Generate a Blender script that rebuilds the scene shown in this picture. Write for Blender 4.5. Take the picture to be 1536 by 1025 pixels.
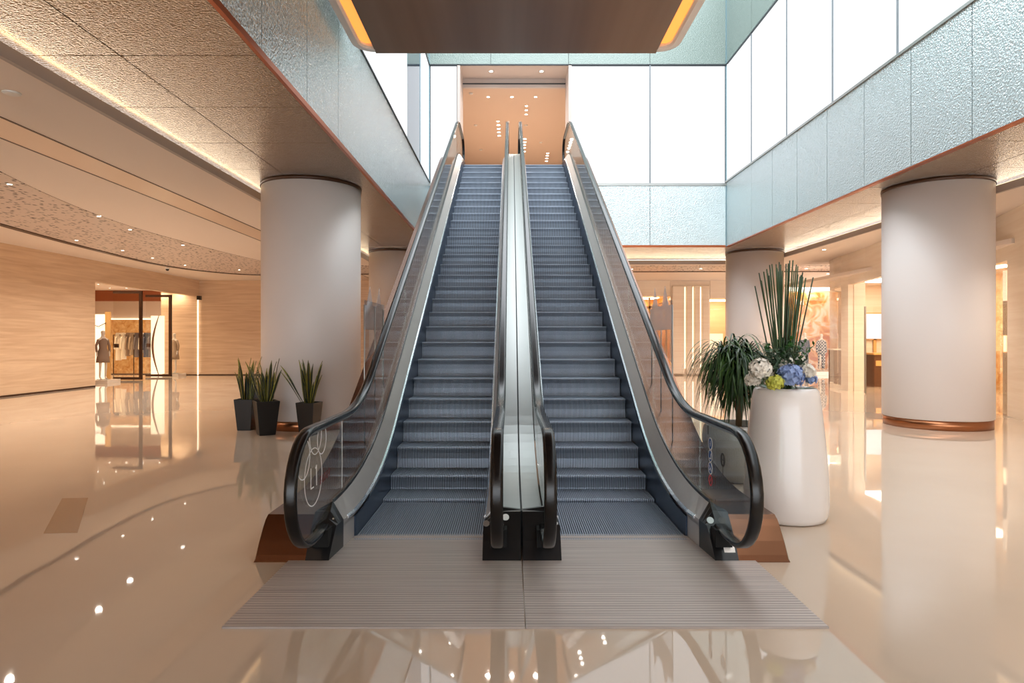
import bpy, math, random
from math import sin, cos, pi, radians, sqrt, tan, atan2
from mathutils import Vector, Matrix
random.seed(7)
SC = bpy.context.scene
for o in list(bpy.data.objects): bpy.data.objects.remove(o)
COL = SC.collection

# ------------------------------------------------------------------ camera
F = 970.0; H = 1.61
cd = bpy.data.cameras.new('camera'); cam = bpy.data.objects.new('camera', cd); COL.objects.link(cam)
cam.location = (0, 0, H); cam.rotation_euler = (pi/2, 0, 0)
cd.sensor_width = 36; cd.lens = F/1536*36; cd.shift_x = 2/1536; cd.shift_y = -2.5/1536
cd.clip_end = 200; cd.clip_start = 0.05
SC.camera = cam
# ------------------------------------------------------------------ world + exposure
w = bpy.data.worlds.new('world'); SC.world = w; w.use_nodes = True
w.node_tree.nodes['Background'].inputs[0].default_value = (0.90, 0.95, 1.0, 1)
w.node_tree.nodes['Background'].inputs[1].default_value = 4.2
SC.view_settings.view_transform = 'Standard'; SC.view_settings.look = 'None'
SC.view_settings.gamma = 1; SC.view_settings.use_curve_mapping = False
SC.view_settings.exposure = 0.2
WARM = (1.0, 0.72, 0.46); SOFT = (1.0, 0.83, 0.66)

def light(name, kind, loc, energy, color=(1,1,1), size=0.1, size_y=None, rot=(0,0,0), parent=None, spot=None):
    l = bpy.data.lights.new(name, kind); l.energy = energy; l.color = color
    if kind == 'AREA':
        l.size = size
        if size_y: l.shape = 'RECTANGLE'; l.size_y = size_y
    else:
        l.shadow_soft_size = size
    if kind == 'SPOT': l.spot_size = spot or radians(140); l.spot_blend = 0.9
    o = bpy.data.objects.new(name, l); COL.objects.link(o); o.location = loc; o.rotation_euler = rot
    if parent: o.parent = parent
    return o

# ------------------------------------------------------------------ materials
def S(r, g, b):
    f = lambda c: (c/255/12.92) if c/255 <= .04045 else ((c/255+.055)/1.055)**2.4
    return (f(r), f(g), f(b), 1)
def mat(name, col=(.8,.8,.8,1), rough=.5, metal=0, emit=None, es=0, ior=1.5, coat=0):
    m = bpy.data.materials.new(name); m.use_nodes = True
    b = m.node_tree.nodes['Principled BSDF']
    b.inputs['Base Color'].default_value = col; b.inputs['Roughness'].default_value = rough
    b.inputs['Metallic'].default_value = metal; b.inputs['IOR'].default_value = ior
    b.inputs['Coat Weight'].default_value = coat
    if emit: b.inputs['Emission Color'].default_value = emit; b.inputs['Emission Strength'].default_value = es
    return m
def nd(m, t, **k):
    n = m.node_tree.nodes.new(t)
    for a, v in k.items():
        if a in n.inputs: n.inputs[a].default_value = v
        else: setattr(n, a, v)
    return n
def lk(m, a, b): m.node_tree.links.new(a, b)
def bsdf(m): return m.node_tree.nodes['Principled BSDF']
def coords(m, scale=(1,1,1), kind='Object', rot=(0,0,0)):
    tc = nd(m, 'ShaderNodeTexCoord'); mp = nd(m, 'ShaderNodeMapping')
    mp.inputs['Scale'].default_value = scale; mp.inputs['Rotation'].default_value = rot
    lk(m, tc.outputs[kind], mp.inputs[0]); return mp.outputs[0]
def ramp(m, src, stops):
    r = nd(m, 'ShaderNodeValToRGB'); e = r.color_ramp.elements
    e[0].position, e[0].color = stops[0]; e[1].position, e[1].color = stops[1]
    for p, c in stops[2:]:
        x = e.new(p); x.color = c
    lk(m, src, r.inputs[0]); return r.outputs[0]
def noise_col(m, scale3, scale, stops, detail=6, kind='Object', dist=0.0, rot=(0,0,0)):
    n = nd(m, 'ShaderNodeTexNoise', Scale=scale, Detail=detail, Distortion=dist)
    lk(m, coords(m, scale3, kind, rot), n.inputs['Vector'])
    lk(m, ramp(m, n.outputs[0], stops), bsdf(m).inputs['Base Color']); return n
def bump(m, height, strength=.3, dist=.01):
    b = nd(m, 'ShaderNodeBump', Strength=strength, Distance=dist)
    lk(m, height, b.inputs['Height']); lk(m, b.outputs[0], bsdf(m).inputs['Normal'])

M = {}
# polished stone floor with faint speckle and clouding
m = M['floor'] = mat('polished_floor', S(205,178,152), .025, ior=2.0)
noise_col(m, (1,1,1), .35, [(.3, S(204,182,160)), (.7, S(214,194,172))], 8)
vn = nd(m, 'ShaderNodeTexNoise', Scale=1.1, Detail=2.0)
lk(m, coords(m), vn.inputs['Vector']); bump(m, vn.outputs[0], .04, .02)
m = M['mat_plate'] = mat('ribbed_landing_plate', S(170,156,146), .45, .15)
wv = nd(m, 'ShaderNodeTexWave', wave_type='BANDS', bands_direction='Y', Scale=9.0)
lk(m, coords(m), wv.inputs[0])
n2 = nd(m, 'ShaderNodeTexNoise', Scale=1.0, Detail=5.0); lk(m, coords(m, (.8, 55, 1)), n2.inputs['Vector'])
mx = nd(m, 'ShaderNodeMix', data_type='FLOAT'); mx.inputs[0].default_value = .7
lk(m, wv.outputs[1], mx.inputs[2]); lk(m, n2.outputs[0], mx.inputs[3])
lk(m, ramp(m, mx.outputs[0], [(.22, S(140,130,124)), (.66, S(204,192,184))]), bsdf(m).inputs['Base Color'])
bump(m, wv.outputs[1], .2, .003)
def travertine(name, a, b, rough=.35):
    m = mat(name, a, rough)
    n = noise_col(m, (.5, .5, 9), 1.2, [(.3, a), (.72, b)], 9, dist=.6)
    return m
M['travertine'] = travertine('travertine_wall', S(208,172,138), S(230,200,166))
M['stone'] = travertine('cream_stone', S(236,218,198), S(244,230,212), .2)
M['plaster'] = mat('ceiling_plaster', S(236,222,210), .6)
M['plaster_shaded'] = mat('shaded_cove_lip', S(176,164,158), .5)  # greyer plaster, the shadow on the lip face is put into the colour
M['white'] = mat('white_column_paint', S(226,217,212), .42)
M['hallwall'] = mat('hall_ceiling_paint', S(226,200,178), .6)
M['hallwhite'] = mat('portal_paint', S(214,200,192), .5)
m = M['soffit'] = mat('hammered_bronze_glass', S(168,142,114), .17, .62)
vo = nd(m, 'ShaderNodeTexNoise', Scale=38.0, Detail=1.5, Distortion=.3)
lk(m, coords(m), vo.inputs['Vector']); bump(m, vo.outputs[0], .9, .028)
m = M['fascia'] = mat('hammered_teal_glass', S(200,213,215), .13, .62)
vo = nd(m, 'ShaderNodeTexNoise', Scale=34.0, Detail=1.5, Distortion=.4)
lk(m, coords(m), vo.inputs['Vector']); bump(m, vo.outputs[0], .7, .022)
m = M['fascia_shaded'] = mat('shaded_hammered_glass', S(138,152,146), .2, .3)  # darker copy of the fascia glass, shade of the upper bands put into its colour
vo = nd(m, 'ShaderNodeTexNoise', Scale=34.0, Detail=1.5, Distortion=.4)
lk(m, coords(m), vo.inputs['Vector']); bump(m, vo.outputs[0], .5, .02)
M['seam'] = mat('dark_joint', S(48,54,58), .5)
M['copper_trim'] = mat('copper_edge_trim', S(176,96,60), .3, .7)
M['coppertop'] = mat('brushed_copper_cladding', S(106,68,46), .2, .88)
wn = nd(M['coppertop'], 'ShaderNodeTexNoise', Scale=1.2, Detail=3.0)
lk(M['coppertop'], coords(M['coppertop'], (.6, .6, 1)), wn.inputs['Vector']); bump(M['coppertop'], wn.outputs[0], .2, .05)
M['copperbase'] = mat('copper_column_base', S(168,112,78), .28, .95)
m = M['panel'] = mat('backlit_panel', S(90,92,95), .4, emit=(.94,.97,1,1), es=.88)
M['mullion'] = mat('grey_mullion', S(128,136,142), .4)
M['smoked'] = mat('smoked_glass', S(44,60,76), .08, .2)
M['smokedframe'] = mat('blue_gray_glass_edge', S(120,150,160), .2, .5)
M['brown'] = mat('dark_bronze_underside', S(120,98,84), .42, .1)
wn = noise_col(M['brown'], (1.2, .02, .02), 2.0, [(.3, S(116,92,78)), (.7, S(136,112,98))], 3)
M['band'] = mat('white_curved_band', S(244,236,230), .5)
M['orange'] = mat('amber_light_slot', S(250,170,70), .4, emit=(1,.38,.07,1), es=.95)
M['black'] = mat('black_gloss_plastic', S(20,20,22), .28)
M['rubber'] = mat('handrail_rubber', S(12,11,12), .22, ior=1.45)
M['inlet'] = mat('matte_black_inlet', S(10,10,10), .9)
M['steel'] = mat('brushed_steel', S(172,174,172), .34, .9)
M['deck'] = mat('inner_deck_steel', S(204,198,194), .34, .55)
M['bright'] = mat('bright_aluminium_edge', S(226,230,236), .2, .95)
M['skirt'] = mat('blue_black_skirt', S(58,72,92), .3, .5)
M['step'] = mat('ridged_step_metal', S(150,162,178), .4, .4)
M['stepside'] = mat('step_groove', S(36,40,48), .6, .2)
M['potblack'] = mat('black_pot', S(15,13,13), .35)
M['potwhite'] = mat('white_ceramic_planter', S(232,224,218), .16, coat=.3)
M['soil'] = mat('soil', S(40,30,24), .9)
M['gold'] = mat('warm_shop_finish', S(226,176,112), .4)
M['darkframe'] = mat('dark_bronze_frame', S(72,46,30), .35, .3)
M['mannequin'] = mat('mannequin_white', S(232,218,200), .35)
M['walnut'] = mat('dark_walnut', S(96,62,44), .35)
M['white_decal'] = mat('white_decal', S(236,236,236), .5)
M['maroon'] = mat('maroon_decal', S(110,30,36), .5)
M['blue_decal'] = mat('blue_decal', S(24,84,150), .5)
M['red_decal'] = mat('red_decal', S(190,60,70), .5)
M['black_decal'] = mat('black_decal', S(40,36,34), .5)
M['ledwarm'] = mat('warm_led', (1,1,1,1), .4, emit=(1,.8,.55,1), es=1.5)
M['ledcove'] = mat('cove_led', (1,1,1,1), .4, emit=(1,.82,.5,1), es=1.6)
M['ledspot'] = mat('downlight_lens', (1,1,1,1), .4, emit=(1,.9,.76,1), es=12)
M['creamglow'] = mat('cream_glow', S(250,236,214), .4, emit=(1,.86,.68,1), es=.8)  # glow put into white boards that are no lamps, and the lit case
M['trimwhite'] = mat('white_plastic', S(230,226,220), .4)
M['tan'] = mat('tan_inlay', S(172,138,108), .12)
M['bag'] = mat('brown_leather', S(176,104,78), .4)
# speckled mosaic ceiling
m = M['mosaic'] = mat('speckled_mosaic', S(214,196,184), .45)
vo = nd(m, 'ShaderNodeTexVoronoi', Scale=10.0); lk(m, coords(m, (1.0, .6, 1)), vo.inputs['Vector'])
n2 = nd(m, 'ShaderNodeTexNoise', Scale=14.0, Detail=3.0); lk(m, coords(m), n2.inputs['Vector'])
ad = nd(m, 'ShaderNodeMath', operation='MULTIPLY'); lk(m, vo.outputs['Distance'], ad.inputs[0]); lk(m, n2.outputs[0], ad.inputs[1])
lk(m, ramp(m, ad.outputs[0], [(.10, S(70,52,44)), (.17, S(214,198,188))]), bsdf(m).inputs['Base Color'])
# golden artwork wall
m = M['art'] = mat('gold_sequin_art', S(230,160,70), .35)
noise_col(m, (1,1,1), 1.3, [(.40, S(206,122,36)), (.50, S(232,176,96)), (.62, S(238,214,192))], 12, dist=2.2)
m = M['goldstone'] = mat('honey_onyx', S(230,180,110), .3)
noise_col(m, (1,1,1), 3.5, [(.3, S(206,140,70)), (.7, S(246,214,160))], 8, dist=1.5)
# glass: clear with fresnel reflection
def glassmat(name, tint, refl=1.5, rough=.01, op=0.0, opcol=(1,1,1,1)):
    m = bpy.data.materials.new(name); m.use_nodes = True; nt = m.node_tree; nt.nodes.clear()
    out = nd(m, 'ShaderNodeOutputMaterial'); tr = nd(m, 'ShaderNodeBsdfTransparent'); gl = nd(m, 'ShaderNodeBsdfGlossy')
    tr.inputs[0].default_value = tint; gl.inputs['Roughness'].default_value = rough
    lw_ = nd(m, 'ShaderNodeLayerWeight', Blend=.5); pw = nd(m, 'ShaderNodeMath', operation='POWER'); pw.inputs[1].default_value = 4.0
    ma = nd(m, 'ShaderNodeMath', operation='MULTIPLY_ADD'); ma.inputs[1].default_value = .8; ma.inputs[2].default_value = ((refl-1)/(refl+1))**2
    lk(m, lw_.outputs['Facing'], pw.inputs[0]); lk(m, pw.outputs[0], ma.inputs[0]); mi = nd(m, 'ShaderNodeMixShader')
    lk(m, ma.outputs[0], mi.inputs[0]); lk(m, tr.outputs[0], mi.inputs[1]); lk(m, gl.outputs[0], mi.inputs[2])
    last = mi
    if op:
        df = nd(m, 'ShaderNodeBsdfDiffuse'); df.inputs[0].default_value = opcol
        tl = nd(m, 'ShaderNodeBsdfTranslucent'); tl.inputs[0].default_value = opcol; m3 = nd(m, 'ShaderNodeMixShader'); m3.inputs[0].default_value = .5
        lk(m, df.outputs[0], m3.inputs[1]); lk(m, tl.outputs[0], m3.inputs[2])
        m2 = nd(m, 'ShaderNodeMixShader'); m2.inputs[0].default_value = op
        lk(m, mi.outputs[0], m2.inputs[1]); lk(m, m3.outputs[0], m2.inputs[2]); last = m2
    lk(m, last.outputs[0], out.inputs[0]); return m
M['glass'] = glassmat('balustrade_glass', (.92,.96,.94,1), 1.38)
M['shopglass'] = glassmat('shop_glass', (.97,.96,.93,1), 1.35)
M['acrylic'] = glassmat('clear_acrylic', (.93,.94,.95,1), 1.4)
M['frost'] = glassmat('frosted_film', (.95,.93,.93,1), 1.3, .2, .38, S(246,238,236))

# ------------------------------------------------------------------ mesh tools
class MB:
    def __init__(s): s.v = []; s.f = []; s.sm = []
    def face(s, pts, smooth=False):
        n = len(s.v); s.v += [tuple(p) for p in pts]; s.f.append(tuple(range(n, n+len(pts)))); s.sm.append(smooth); return s
    def box(s, x0, x1, y0, y1, z0, z1):
        n = len(s.v)
        s.v += [(x0,y0,z0),(x1,y0,z0),(x1,y1,z0),(x0,y1,z0),(x0,y0,z1),(x1,y0,z1),(x1,y1,z1),(x0,y1,z1)]
        for f in ((3,2,1,0),(4,5,6,7),(0,1,5,4),(1,2,6,5),(2,3,7,6),(3,0,4,7)):
            s.f.append(tuple(n+i for i in f)); s.sm.append(False)
        return s
    def obox(s, c, ax, hx, hy, z0, z1):      # box rotated about z: c=(x,y), ax=angle
        u = (cos(ax), sin(ax)); v = (-sin(ax), cos(ax)); n = len(s.v)
        for z in (z0, z1):
            for a, b in ((-1,-1),(1,-1),(1,1),(-1,1)):
                s.v.append((c[0]+a*hx*u[0]+b*hy*v[0], c[1]+a*hx*u[1]+b*hy*v[1], z))
        for f in ((3,2,1,0),(4,5,6,7),(0,1,5,4),(1,2,6,5),(2,3,7,6),(3,0,4,7)):
            s.f.append(tuple(n+i for i in f)); s.sm.append(False)
        return s
    def loops(s, loops, closed=True, caps=True, smooth=False, wrap=False):
        n0 = len(s.v); k = len(loops[0])
        for L in loops: s.v += [tuple(p) for p in L]
        R = len(loops)
        for i in range(R if wrap else R-1):
            a = n0+i*k; b = n0+((i+1) % R)*k
            for j in range(k if closed else k-1):
                j2 = (j+1) % k
                s.f.append((a+j, a+j2, b+j2, b+j)); s.sm.append(smooth)
        if caps and closed and not wrap:
            s.f.append(tuple(n0+j for j in reversed(range(k)))); s.sm.append(False)
            s.f.append(tuple(n0+(R-1)*k+j for j in range(k))); s.sm.append(False)
        return s
    def prism(s, poly, z0, z1):
        return s.loops([[(x,y,z0) for x,y in poly], [(x,y,z1) for x,y in poly]])
    def prism_x(s, poly, x0, x1):           # poly in (y,z)
        return s.loops([[(x0,y,z) for y,z in poly], [(x1,y,z) for y,z in poly]])
    def prism_y(s, poly, y0, y1):           # poly in (x,z)
        return s.loops([[(x,y0,z) for x,z in poly], [(x,y1,z) for x,z in poly]])
    def lathe(s, prof, c=(0,0), n=48, caps=True, sx=1, sy=1):
        L = [[(c[0]+r*cos(2*pi*j/n)*sx, c[1]+r*sin(2*pi*j/n)*sy, z) for j in range(n)] for r, z in prof]
        return s.loops(L, caps=caps, smooth=True)
    def tube(s, pts, r, n=8, caps=True, wrap=False):
        pts = [Vector(p) for p in pts]; L = []; N = len(pts)
        for i, p in enumerate(pts):
            if wrap: t = (pts[(i+1) % N]-pts[i-1])
            else: t = (pts[min(i+1, N-1)]-pts[max(i-1, 0)])
            t.normalize()
            up = Vector((0,0,1)) if abs(t.z) < .9 else Vector((1,0,0))
            a = t.cross(up).normalized(); b = t.cross(a)
            rr = r[i] if isinstance(r, (list, tuple)) else r
            L.append([p+a*rr*cos(2*pi*j/n)+b*rr*sin(2*pi*j/n) for j in range(n)])
        return s.loops(L, caps=caps, smooth=True, wrap=wrap)
    def ball(s, c, r, n=10, m=7, jit=0, sz=1):
        L = []
        for i in range(1, m):
            th = pi*i/m
            L.append([(c[0]+r*sin(th)*cos(2*pi*j/n)*(1+random.uniform(-jit,jit)), c[1]+r*sin(th)*sin(2*pi*j/n)*(1+random.uniform(-jit,jit)), c[2]+r*cos(th)*sz) for j in range(n)])
        return s.loops(L, smooth=True)
    def build(s, name, m, parent=None, loc=None, bevel=0):
        me = bpy.data.meshes.new(name); me.from_pydata(s.v, [], s.f); me.validate()
        if len(me.polygons) == len(s.sm):
            me.polygons.foreach_set('use_smooth', s.sm)
        me.materials.append(M[m] if isinstance(m, str) else m); me.update()
        o = bpy.data.objects.new(name, me); COL.objects.link(o)
        if parent: o.parent = parent
        if loc: o.location = loc
        if bevel:
            b = o.modifiers.new('bevel', 'BEVEL'); b.width = bevel; b.segments = 2; b.limit_method = 'ANGLE'
        return o
def recalc(o):
    import bmesh
    bm = bmesh.new(); bm.from_mesh(o.data); bmesh.ops.recalc_face_normals(bm, faces=bm.faces); bm.to_mesh(o.data); bm.free(); return o
def tag(o, label, cat, group=None, kind=None):
    o['label'] = label; o['category'] = cat
    if group: o['group'] = group
    if kind: o['kind'] = kind
    return o
def struct(o): o['kind'] = 'structure'; return o
def thing(name, loc, label, cat, group=None, rz=0):
    o = bpy.data.objects.new(name, None); COL.objects.link(o); o.location = loc; o.rotation_euler.z = rz
    o.empty_display_size = .1
    return tag(o, label, cat, group)
def copy_tree(o, parent=None):
    c = o.copy(); COL.objects.link(c)
    if parent: c.parent = parent
    for ch in [x for x in bpy.data.objects if x.parent == o]: copy_tree(ch, c)
    return c

# ------------------------------------------------------------------ dimensions
XL, XR = -2.53, 6.70; YB, YN = 20.1, -6.0      # atrium opening
ZS, ZF, ZU = 4.50, 6.50, 10.17                 # soffit, fascia top, upper fascia bottom
ZC = 4.32                                      # plaster ceiling
CX = 0.082                                     # centre line of the escalator pair
XCL, XCR, YCB = -4.82, 8.9, 23.0               # cove lines
WL, YW = -14.2, 29.5                           # travertine walls

# ------------------------------------------------------------------ structure
struct(MB().box(-24, 20, -14, 36, -.2, 0).build('floor', 'floor'))
struct(MB().prism([(-4.55,6.56),(-3.88,5.37),(-3.61,5.39),(-4.30,6.58)], 0, .003).build('trim_1', 'tan'))
# ceilings of the ground floor
struct(MB().box(-14.6, XCL-.06, -14, 31, ZC, ZC+.1).build('ceiling', 'plaster'))
struct(MB().box(XCR+.06, 20, -14, 31, ZC, ZC+.1).build('ceiling', 'plaster'))
struct(MB().box(XCL-.06, XCR+.06, YCB+.06, 31, ZC, ZC+.1).build('ceiling', 'plaster'))
struct(MB().box(XCL, XCR, -14, YN-2, ZC, ZC+.1).build('ceiling', 'plaster'))
# cove lips with led strips above
n = 2
for (a, b, c, d, fx, fy) in ((XCL-.06, XCL, YN-2, YCB, 1, 0), (XCR, XCR+.06, YN-2, YCB, -1, 0), (XCL, XCR, YCB, YCB+.06, 0, -1)):
    struct(MB().box(a, b, c, d, ZC-.02, ZC+.115).build('trim_%d' % n, 'plaster_shaded')); n += 1
def cove(x0, x1, y0, y1, lab, lx, ly, rot, sx, sy, e):
    t = tag(MB().box(x0, x1, y0, y1, ZC+.115, ZC+.127).build('cove_light', 'ledcove'), lab, 'light', 'cove light strips')
    light('cove_lamp', 'AREA', (lx, ly, ZC+.14), e, (1,.80,.50), sx, sy, rot, t)
cove(XCL-.055, XCL-.02, YN-2, YCB, 'warm linear cove light along the left bronze soffit', XCL+.03, 8, (0, radians(-150), 0), .05, 28, 26)
cove(XCR+.02, XCR+.055, YN-2, YCB, 'warm linear cove light along the right bronze soffit', XCR-.03, 8, (0, radians(150), 0), .05, 28, 26)
cove(XCL, XCR, YCB+.02, YCB+.055, 'warm linear cove light along the far soffit behind the escalators', 2, YCB-.03, (radians(-150), 0, 0), 13, .05, 18)

def panel_grid(root, name, m, cells, fn):
    for c in cells: fn(MB(), c).build(name, m, root)
SEL = [YN] + [5.11-1.46*k for k in range(7, 0, -1)] + [5.11+1.46*k for k in range(0, 11)] + [YB]
SEL = [y for y in SEL if y == YN or y == YB or (YN+.5 < y < YB-.4)]
SER = [YN] + [18.0-1.435*k for k in range(16, -1, -1)] + [YB]
SER = [y for y in SER if y == YN or y == YB or (YN+.5 < y < YB-.4)]
SEB = [XL, -.62, 1.80, 4.33, XR]
g = .008
def fascia_side(label, xin, xout, seams, z0, z1, fm='fascia'):
    t = thing('glass_fascia', ((xin+xout)/2, (YN+YB)/2, z0), label, 'glass fascia')
    ox, oy, oz = t.location
    for a, b in zip(seams[:-1], seams[1:]):
        MB().box(xin-ox, xout-ox, a+g-oy, b-g-oy, 0, z1-z0).build('glass_panel', fm, t)
    s = 1 if xout > xin else -1
    MB().box(min(xin+s*.02, xout+s*.08)-ox, max(xin+s*.02, xout+s*.08)-ox, YN-oy, YB-oy, .01, z1-z0-.01).build('backing', 'seam', t)
    return t
def fascia_end(label, y0, y1, seams, z0, z1, fm='fascia'):
    t = thing('glass_fascia', ((XL+XR)/2, (y0+y1)/2, z0), label, 'glass fascia')
    ox, oy, oz = t.location
    for a, b in zip(seams[:-1], seams[1:]):
        MB().box(a+g-ox, b-g-ox, y0-oy, y1-oy, 0, z1-z0).build('glass_panel', fm, t)
    s = 1 if y1 > y0 else -1
    MB().box(XL-ox, XR-ox, min(y0+s*.02, y1+s*.08)-oy, max(y0+s*.02, y1+s*.08)-oy, .01, z1-z0-.01).build('backing', 'seam', t)
    return t
fascia_side('teal hammered glass band along the left side of the atrium above the bronze soffit', XL, XL-.05, SEL, ZS+.055, ZF)
fascia_side('teal hammered glass band along the right side of the atrium below white panels', XR, XR+.05, SER, ZS+.02, ZF)
fascia_end('teal hammered glass band across the far end behind the escalators, below white panels', YB, YB+.05, SEB, ZS+.055, ZF-.1)
fascia_side('upper level teal glass band on the left above the white panels', XL, XL-.05, SEL, ZU, 13.5, 'fascia_shaded')
fascia_side('upper level teal glass band on the right above the white panels', XR, XR+.05, SER, ZU, 13.5, 'fascia_shaded')
fascia_end('upper level teal glass band over the far opening', YB, YB+.05, SEB, ZU, 13.5, 'fascia_shaded')
# near end of the atrium, behind the camera
struct(MB().box(XL, XR, YN-.1, YN-.01, ZS+.06, 13.5).build('wall_near', 'plaster'))
# metal cap lines
struct(MB().box(XL-.02, XL+.02, YN, YB, ZF, ZF+.03).build('trim_5', 'seam'))
struct(MB().box(XR-.03, XR+.02, YN, YB, ZF, ZF+.05).build('trim_6', 'steel'))
struct(MB().box(1.80, XR, YB-.03, YB+.02, ZF-.1, ZF-.02).build('trim_7', 'steel'))
struct(MB().box(XL, -1.57, YB-.03, YB+.02, ZF-.1, ZF-.02).build('trim_8', 'steel'))
struct(MB().box(XL-.04, XL+.006, YN, YB, ZS-.012, ZS+.055).build('trim_9', 'copper_trim'))
struct(MB().box(XR-.003, XR+.09, YN, YB, ZS-.008, ZS+.018).build('trim_10', 'copper_trim'))
struct(MB().box(XL, XR, YB-.006, YB+.04, ZS-.012, ZS+.055).build('trim_11', 'copper_trim'))
struct(MB().box(XR-.02, XR+.01, YN, YB, ZU-.03, ZU+.01).build('trim_12', 'seam'))
struct(MB().box(XL, XR, YB-.02, YB+.02, ZU-.03, ZU+.01).build('trim_13', 'seam'))
struct(MB().box(XL-.02, XL+.02, YN, YB, ZU-.03, ZU+.01).build('trim_14', 'seam'))
for k, (x, y) in enumerate(((XL, YB), (XR, YB))):
    struct(MB().box(x-.02, x+.02, y-.02, y+.02, ZS, 13.5).build('trim_%d' % (15+k), 'smokedframe'))
# soffits (hammered bronze panels)
def soffit(label, xs, ys):
    t = thing('bronze_soffit', ((xs[0]+xs[-1])/2, (ys[0]+ys[-1])/2, ZS), label, 'ceiling soffit')
    ox, oy, oz = t.location
    for a, b in zip(xs[:-1], xs[1:]):
        for c, d in zip(ys[:-1], ys[1:]):
            MB().box(a+g-ox, b-g-ox, c+g-oy, d-g-oy, 0, .03).build('soffit_panel', 'soffit', t)
    MB().box(xs[0]-ox, xs[-1]-ox, ys[0]-oy, ys[-1]-oy, .033, .05).build('backing', 'seam', t)
def pick(seams, k=1): return [s for i, s in enumerate(seams)]
ysl = [YN-2] + SEL[1:-1] + [YB]
soffit('hammered bronze soffit under the left atrium edge, meeting the left round column', [XCL-.4, -3.97, XL-.03], ysl)
soffit('hammered bronze soffit under the right atrium edge, meeting the right round column', [XR+.10, 7.95, XCR+.4], [YN-2]+SER[1:-1]+[YB])
soffit('hammered bronze soffit at the far end of the atrium behind the escalators', [XCL-.4, -2.6, -.2, 2.2, 4.6, 7.0, XCR+.4], [YB+.04, 21.5, YCB+.4])
soffit('hammered bronze soffit at the near end of the atrium behind the viewer', [XL, 0, 3, XR], [YN-2, YN])
# backlit wall panels
def lw(label, cat='backlit wall'):
    return thing('backlit_wall', (0,0,0), label, cat)
t = lw('row of white backlit panels on the right wall above the teal glass band')
ys = [YN, -3, -.1, 2.15, 4.4, 6.65, 8.95, 11.2, 13.46, 15.7, 18.0, YB]
for a, b in zip(ys[:-1], ys[1:]): MB().box(XR+.01, XR+.05, a+.02, b-.02, ZF+.05, ZU-.04).build('backlit_panel', 'panel', t)
for y in ys[1:-1]: MB().box(XR-.01, XR+.04, y-.02, y+.02, ZF+.05, ZU-.03).build('mullion', 'mullion', t)
MB().box(XR+.06, XR+.2, YN, YB, ZF, ZU).build('backing', 'seam', t)
t = lw('row of white backlit panels on the left wall above the teal glass band')
ys = [YN, -3, -.1, 2.2, 4.5, 6.7, 8.95, 11.2, 13.4]
for a, b in zip(ys[:-1], ys[1:]): MB().box(XL-.05, XL-.01, a+.015, b-.015, ZF+.05, ZU-.04).build('backlit_panel', 'panel', t)
MB().box(XL-.05, XL-.01, 13.42, 15.85, ZF+.05, ZU-.04).build('backlit_panel', 'panel', t)
MB().box(XL-.05, XL-.01, 18.25, YB-.01, ZF+.05, ZU-.04).build('backlit_panel', 'panel', t)
MB().box(XL-.2, XL-.06, YN, YB, ZF, ZU).build('backing', 'seam', t)
t = thing('smoked_glass_window', (XL-.02, 17.05, ZF), 'dark blue-grey glass strip between white panels on the upper left wall', 'window')
MB().box(-.025, 0, -1.15, 1.15, .05, ZU-ZF-.04).build('pane', 'smoked', t)
for y in (-1.17, 1.17): MB().box(-.025, .01, y-.03, y+.03, .05, ZU-ZF-.04).build('mullion', 'smokedframe', t)
t = lw('white backlit panels on the far wall left and right of the opening above the escalators')
for a, b in ((XL+.04, -1.68), (1.82, 4.31), (4.35, XR-.04)): MB().box(a, b, YB+.01, YB+.05, ZF-.01, ZU-.05).build('backlit_panel', 'panel', t)
MB().box(4.31, 4.35, YB-.02, YB+.04, ZF-.02, ZU-.03).build('mullion', 'mullion', t)
MB().box(XL, -1.66, YB+.06, YB+.2, ZF-.1, ZU).build('backing', 'seam', t)
MB().box(1.82, XR, YB+.06, YB+.2, ZF-.1, ZU).build('backing', 'seam', t)
# portal and upper hall
struct(MB().box(-1.66, -1.57, YB-.02, 21.3, ZS+1.92, ZU).build('wall_left', 'hallwhite'))
struct(MB().box(1.80, 1.89, YB-.02, 21.3, ZS+1.92, ZU).build('wall_right', 'hallwhite'))
struct(MB().box(-1.66, 1.89, YB+.06, 21.2, ZU, ZU+.1).build('ceiling', 'hallwhite'))
struct(MB().box(-1.66, 1.89, 21.2, 21.3, 9.88, ZU+.1).build('wall_back', 'hallwhite'))
struct(MB().box(-1.57, 1.80, 21.17, 21.2, 9.99, 10.02).build('trim_17', 'seam'))
struct(MB().box(-9, 9, 21.3, 44, 9.9, 10.0).build('ceiling', 'hallwall'))
m = M['hallfloor'] = mat('hall_floor', S(222,200,180), .35)
struct(MB().box(-9, 9, YB+.1, 44, 6.3, 6.42).build('floor', 'hallfloor'))
struct(MB().box(-9, 9, 44, 44.1, 6.4, 10).build('wall_back', 'hallwall'))
struct(MB().box(-9.1, -9, 21.3, 44, 6.4, 10).build('wall_left', 'hallwall'))
struct(MB().box(9, 9.1, 21.3, 44, 6.4, 10).build('wall_right', 'hallwall'))
struct(MB().box(-9, -1.66, 21.2, 21.3, 6.4, 10).build('wall_front', 'hallwall'))
struct(MB().box(1.89, 9, 21.2, 21.3, 6.4, 10).build('wall_front', 'hallwall'))

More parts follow.
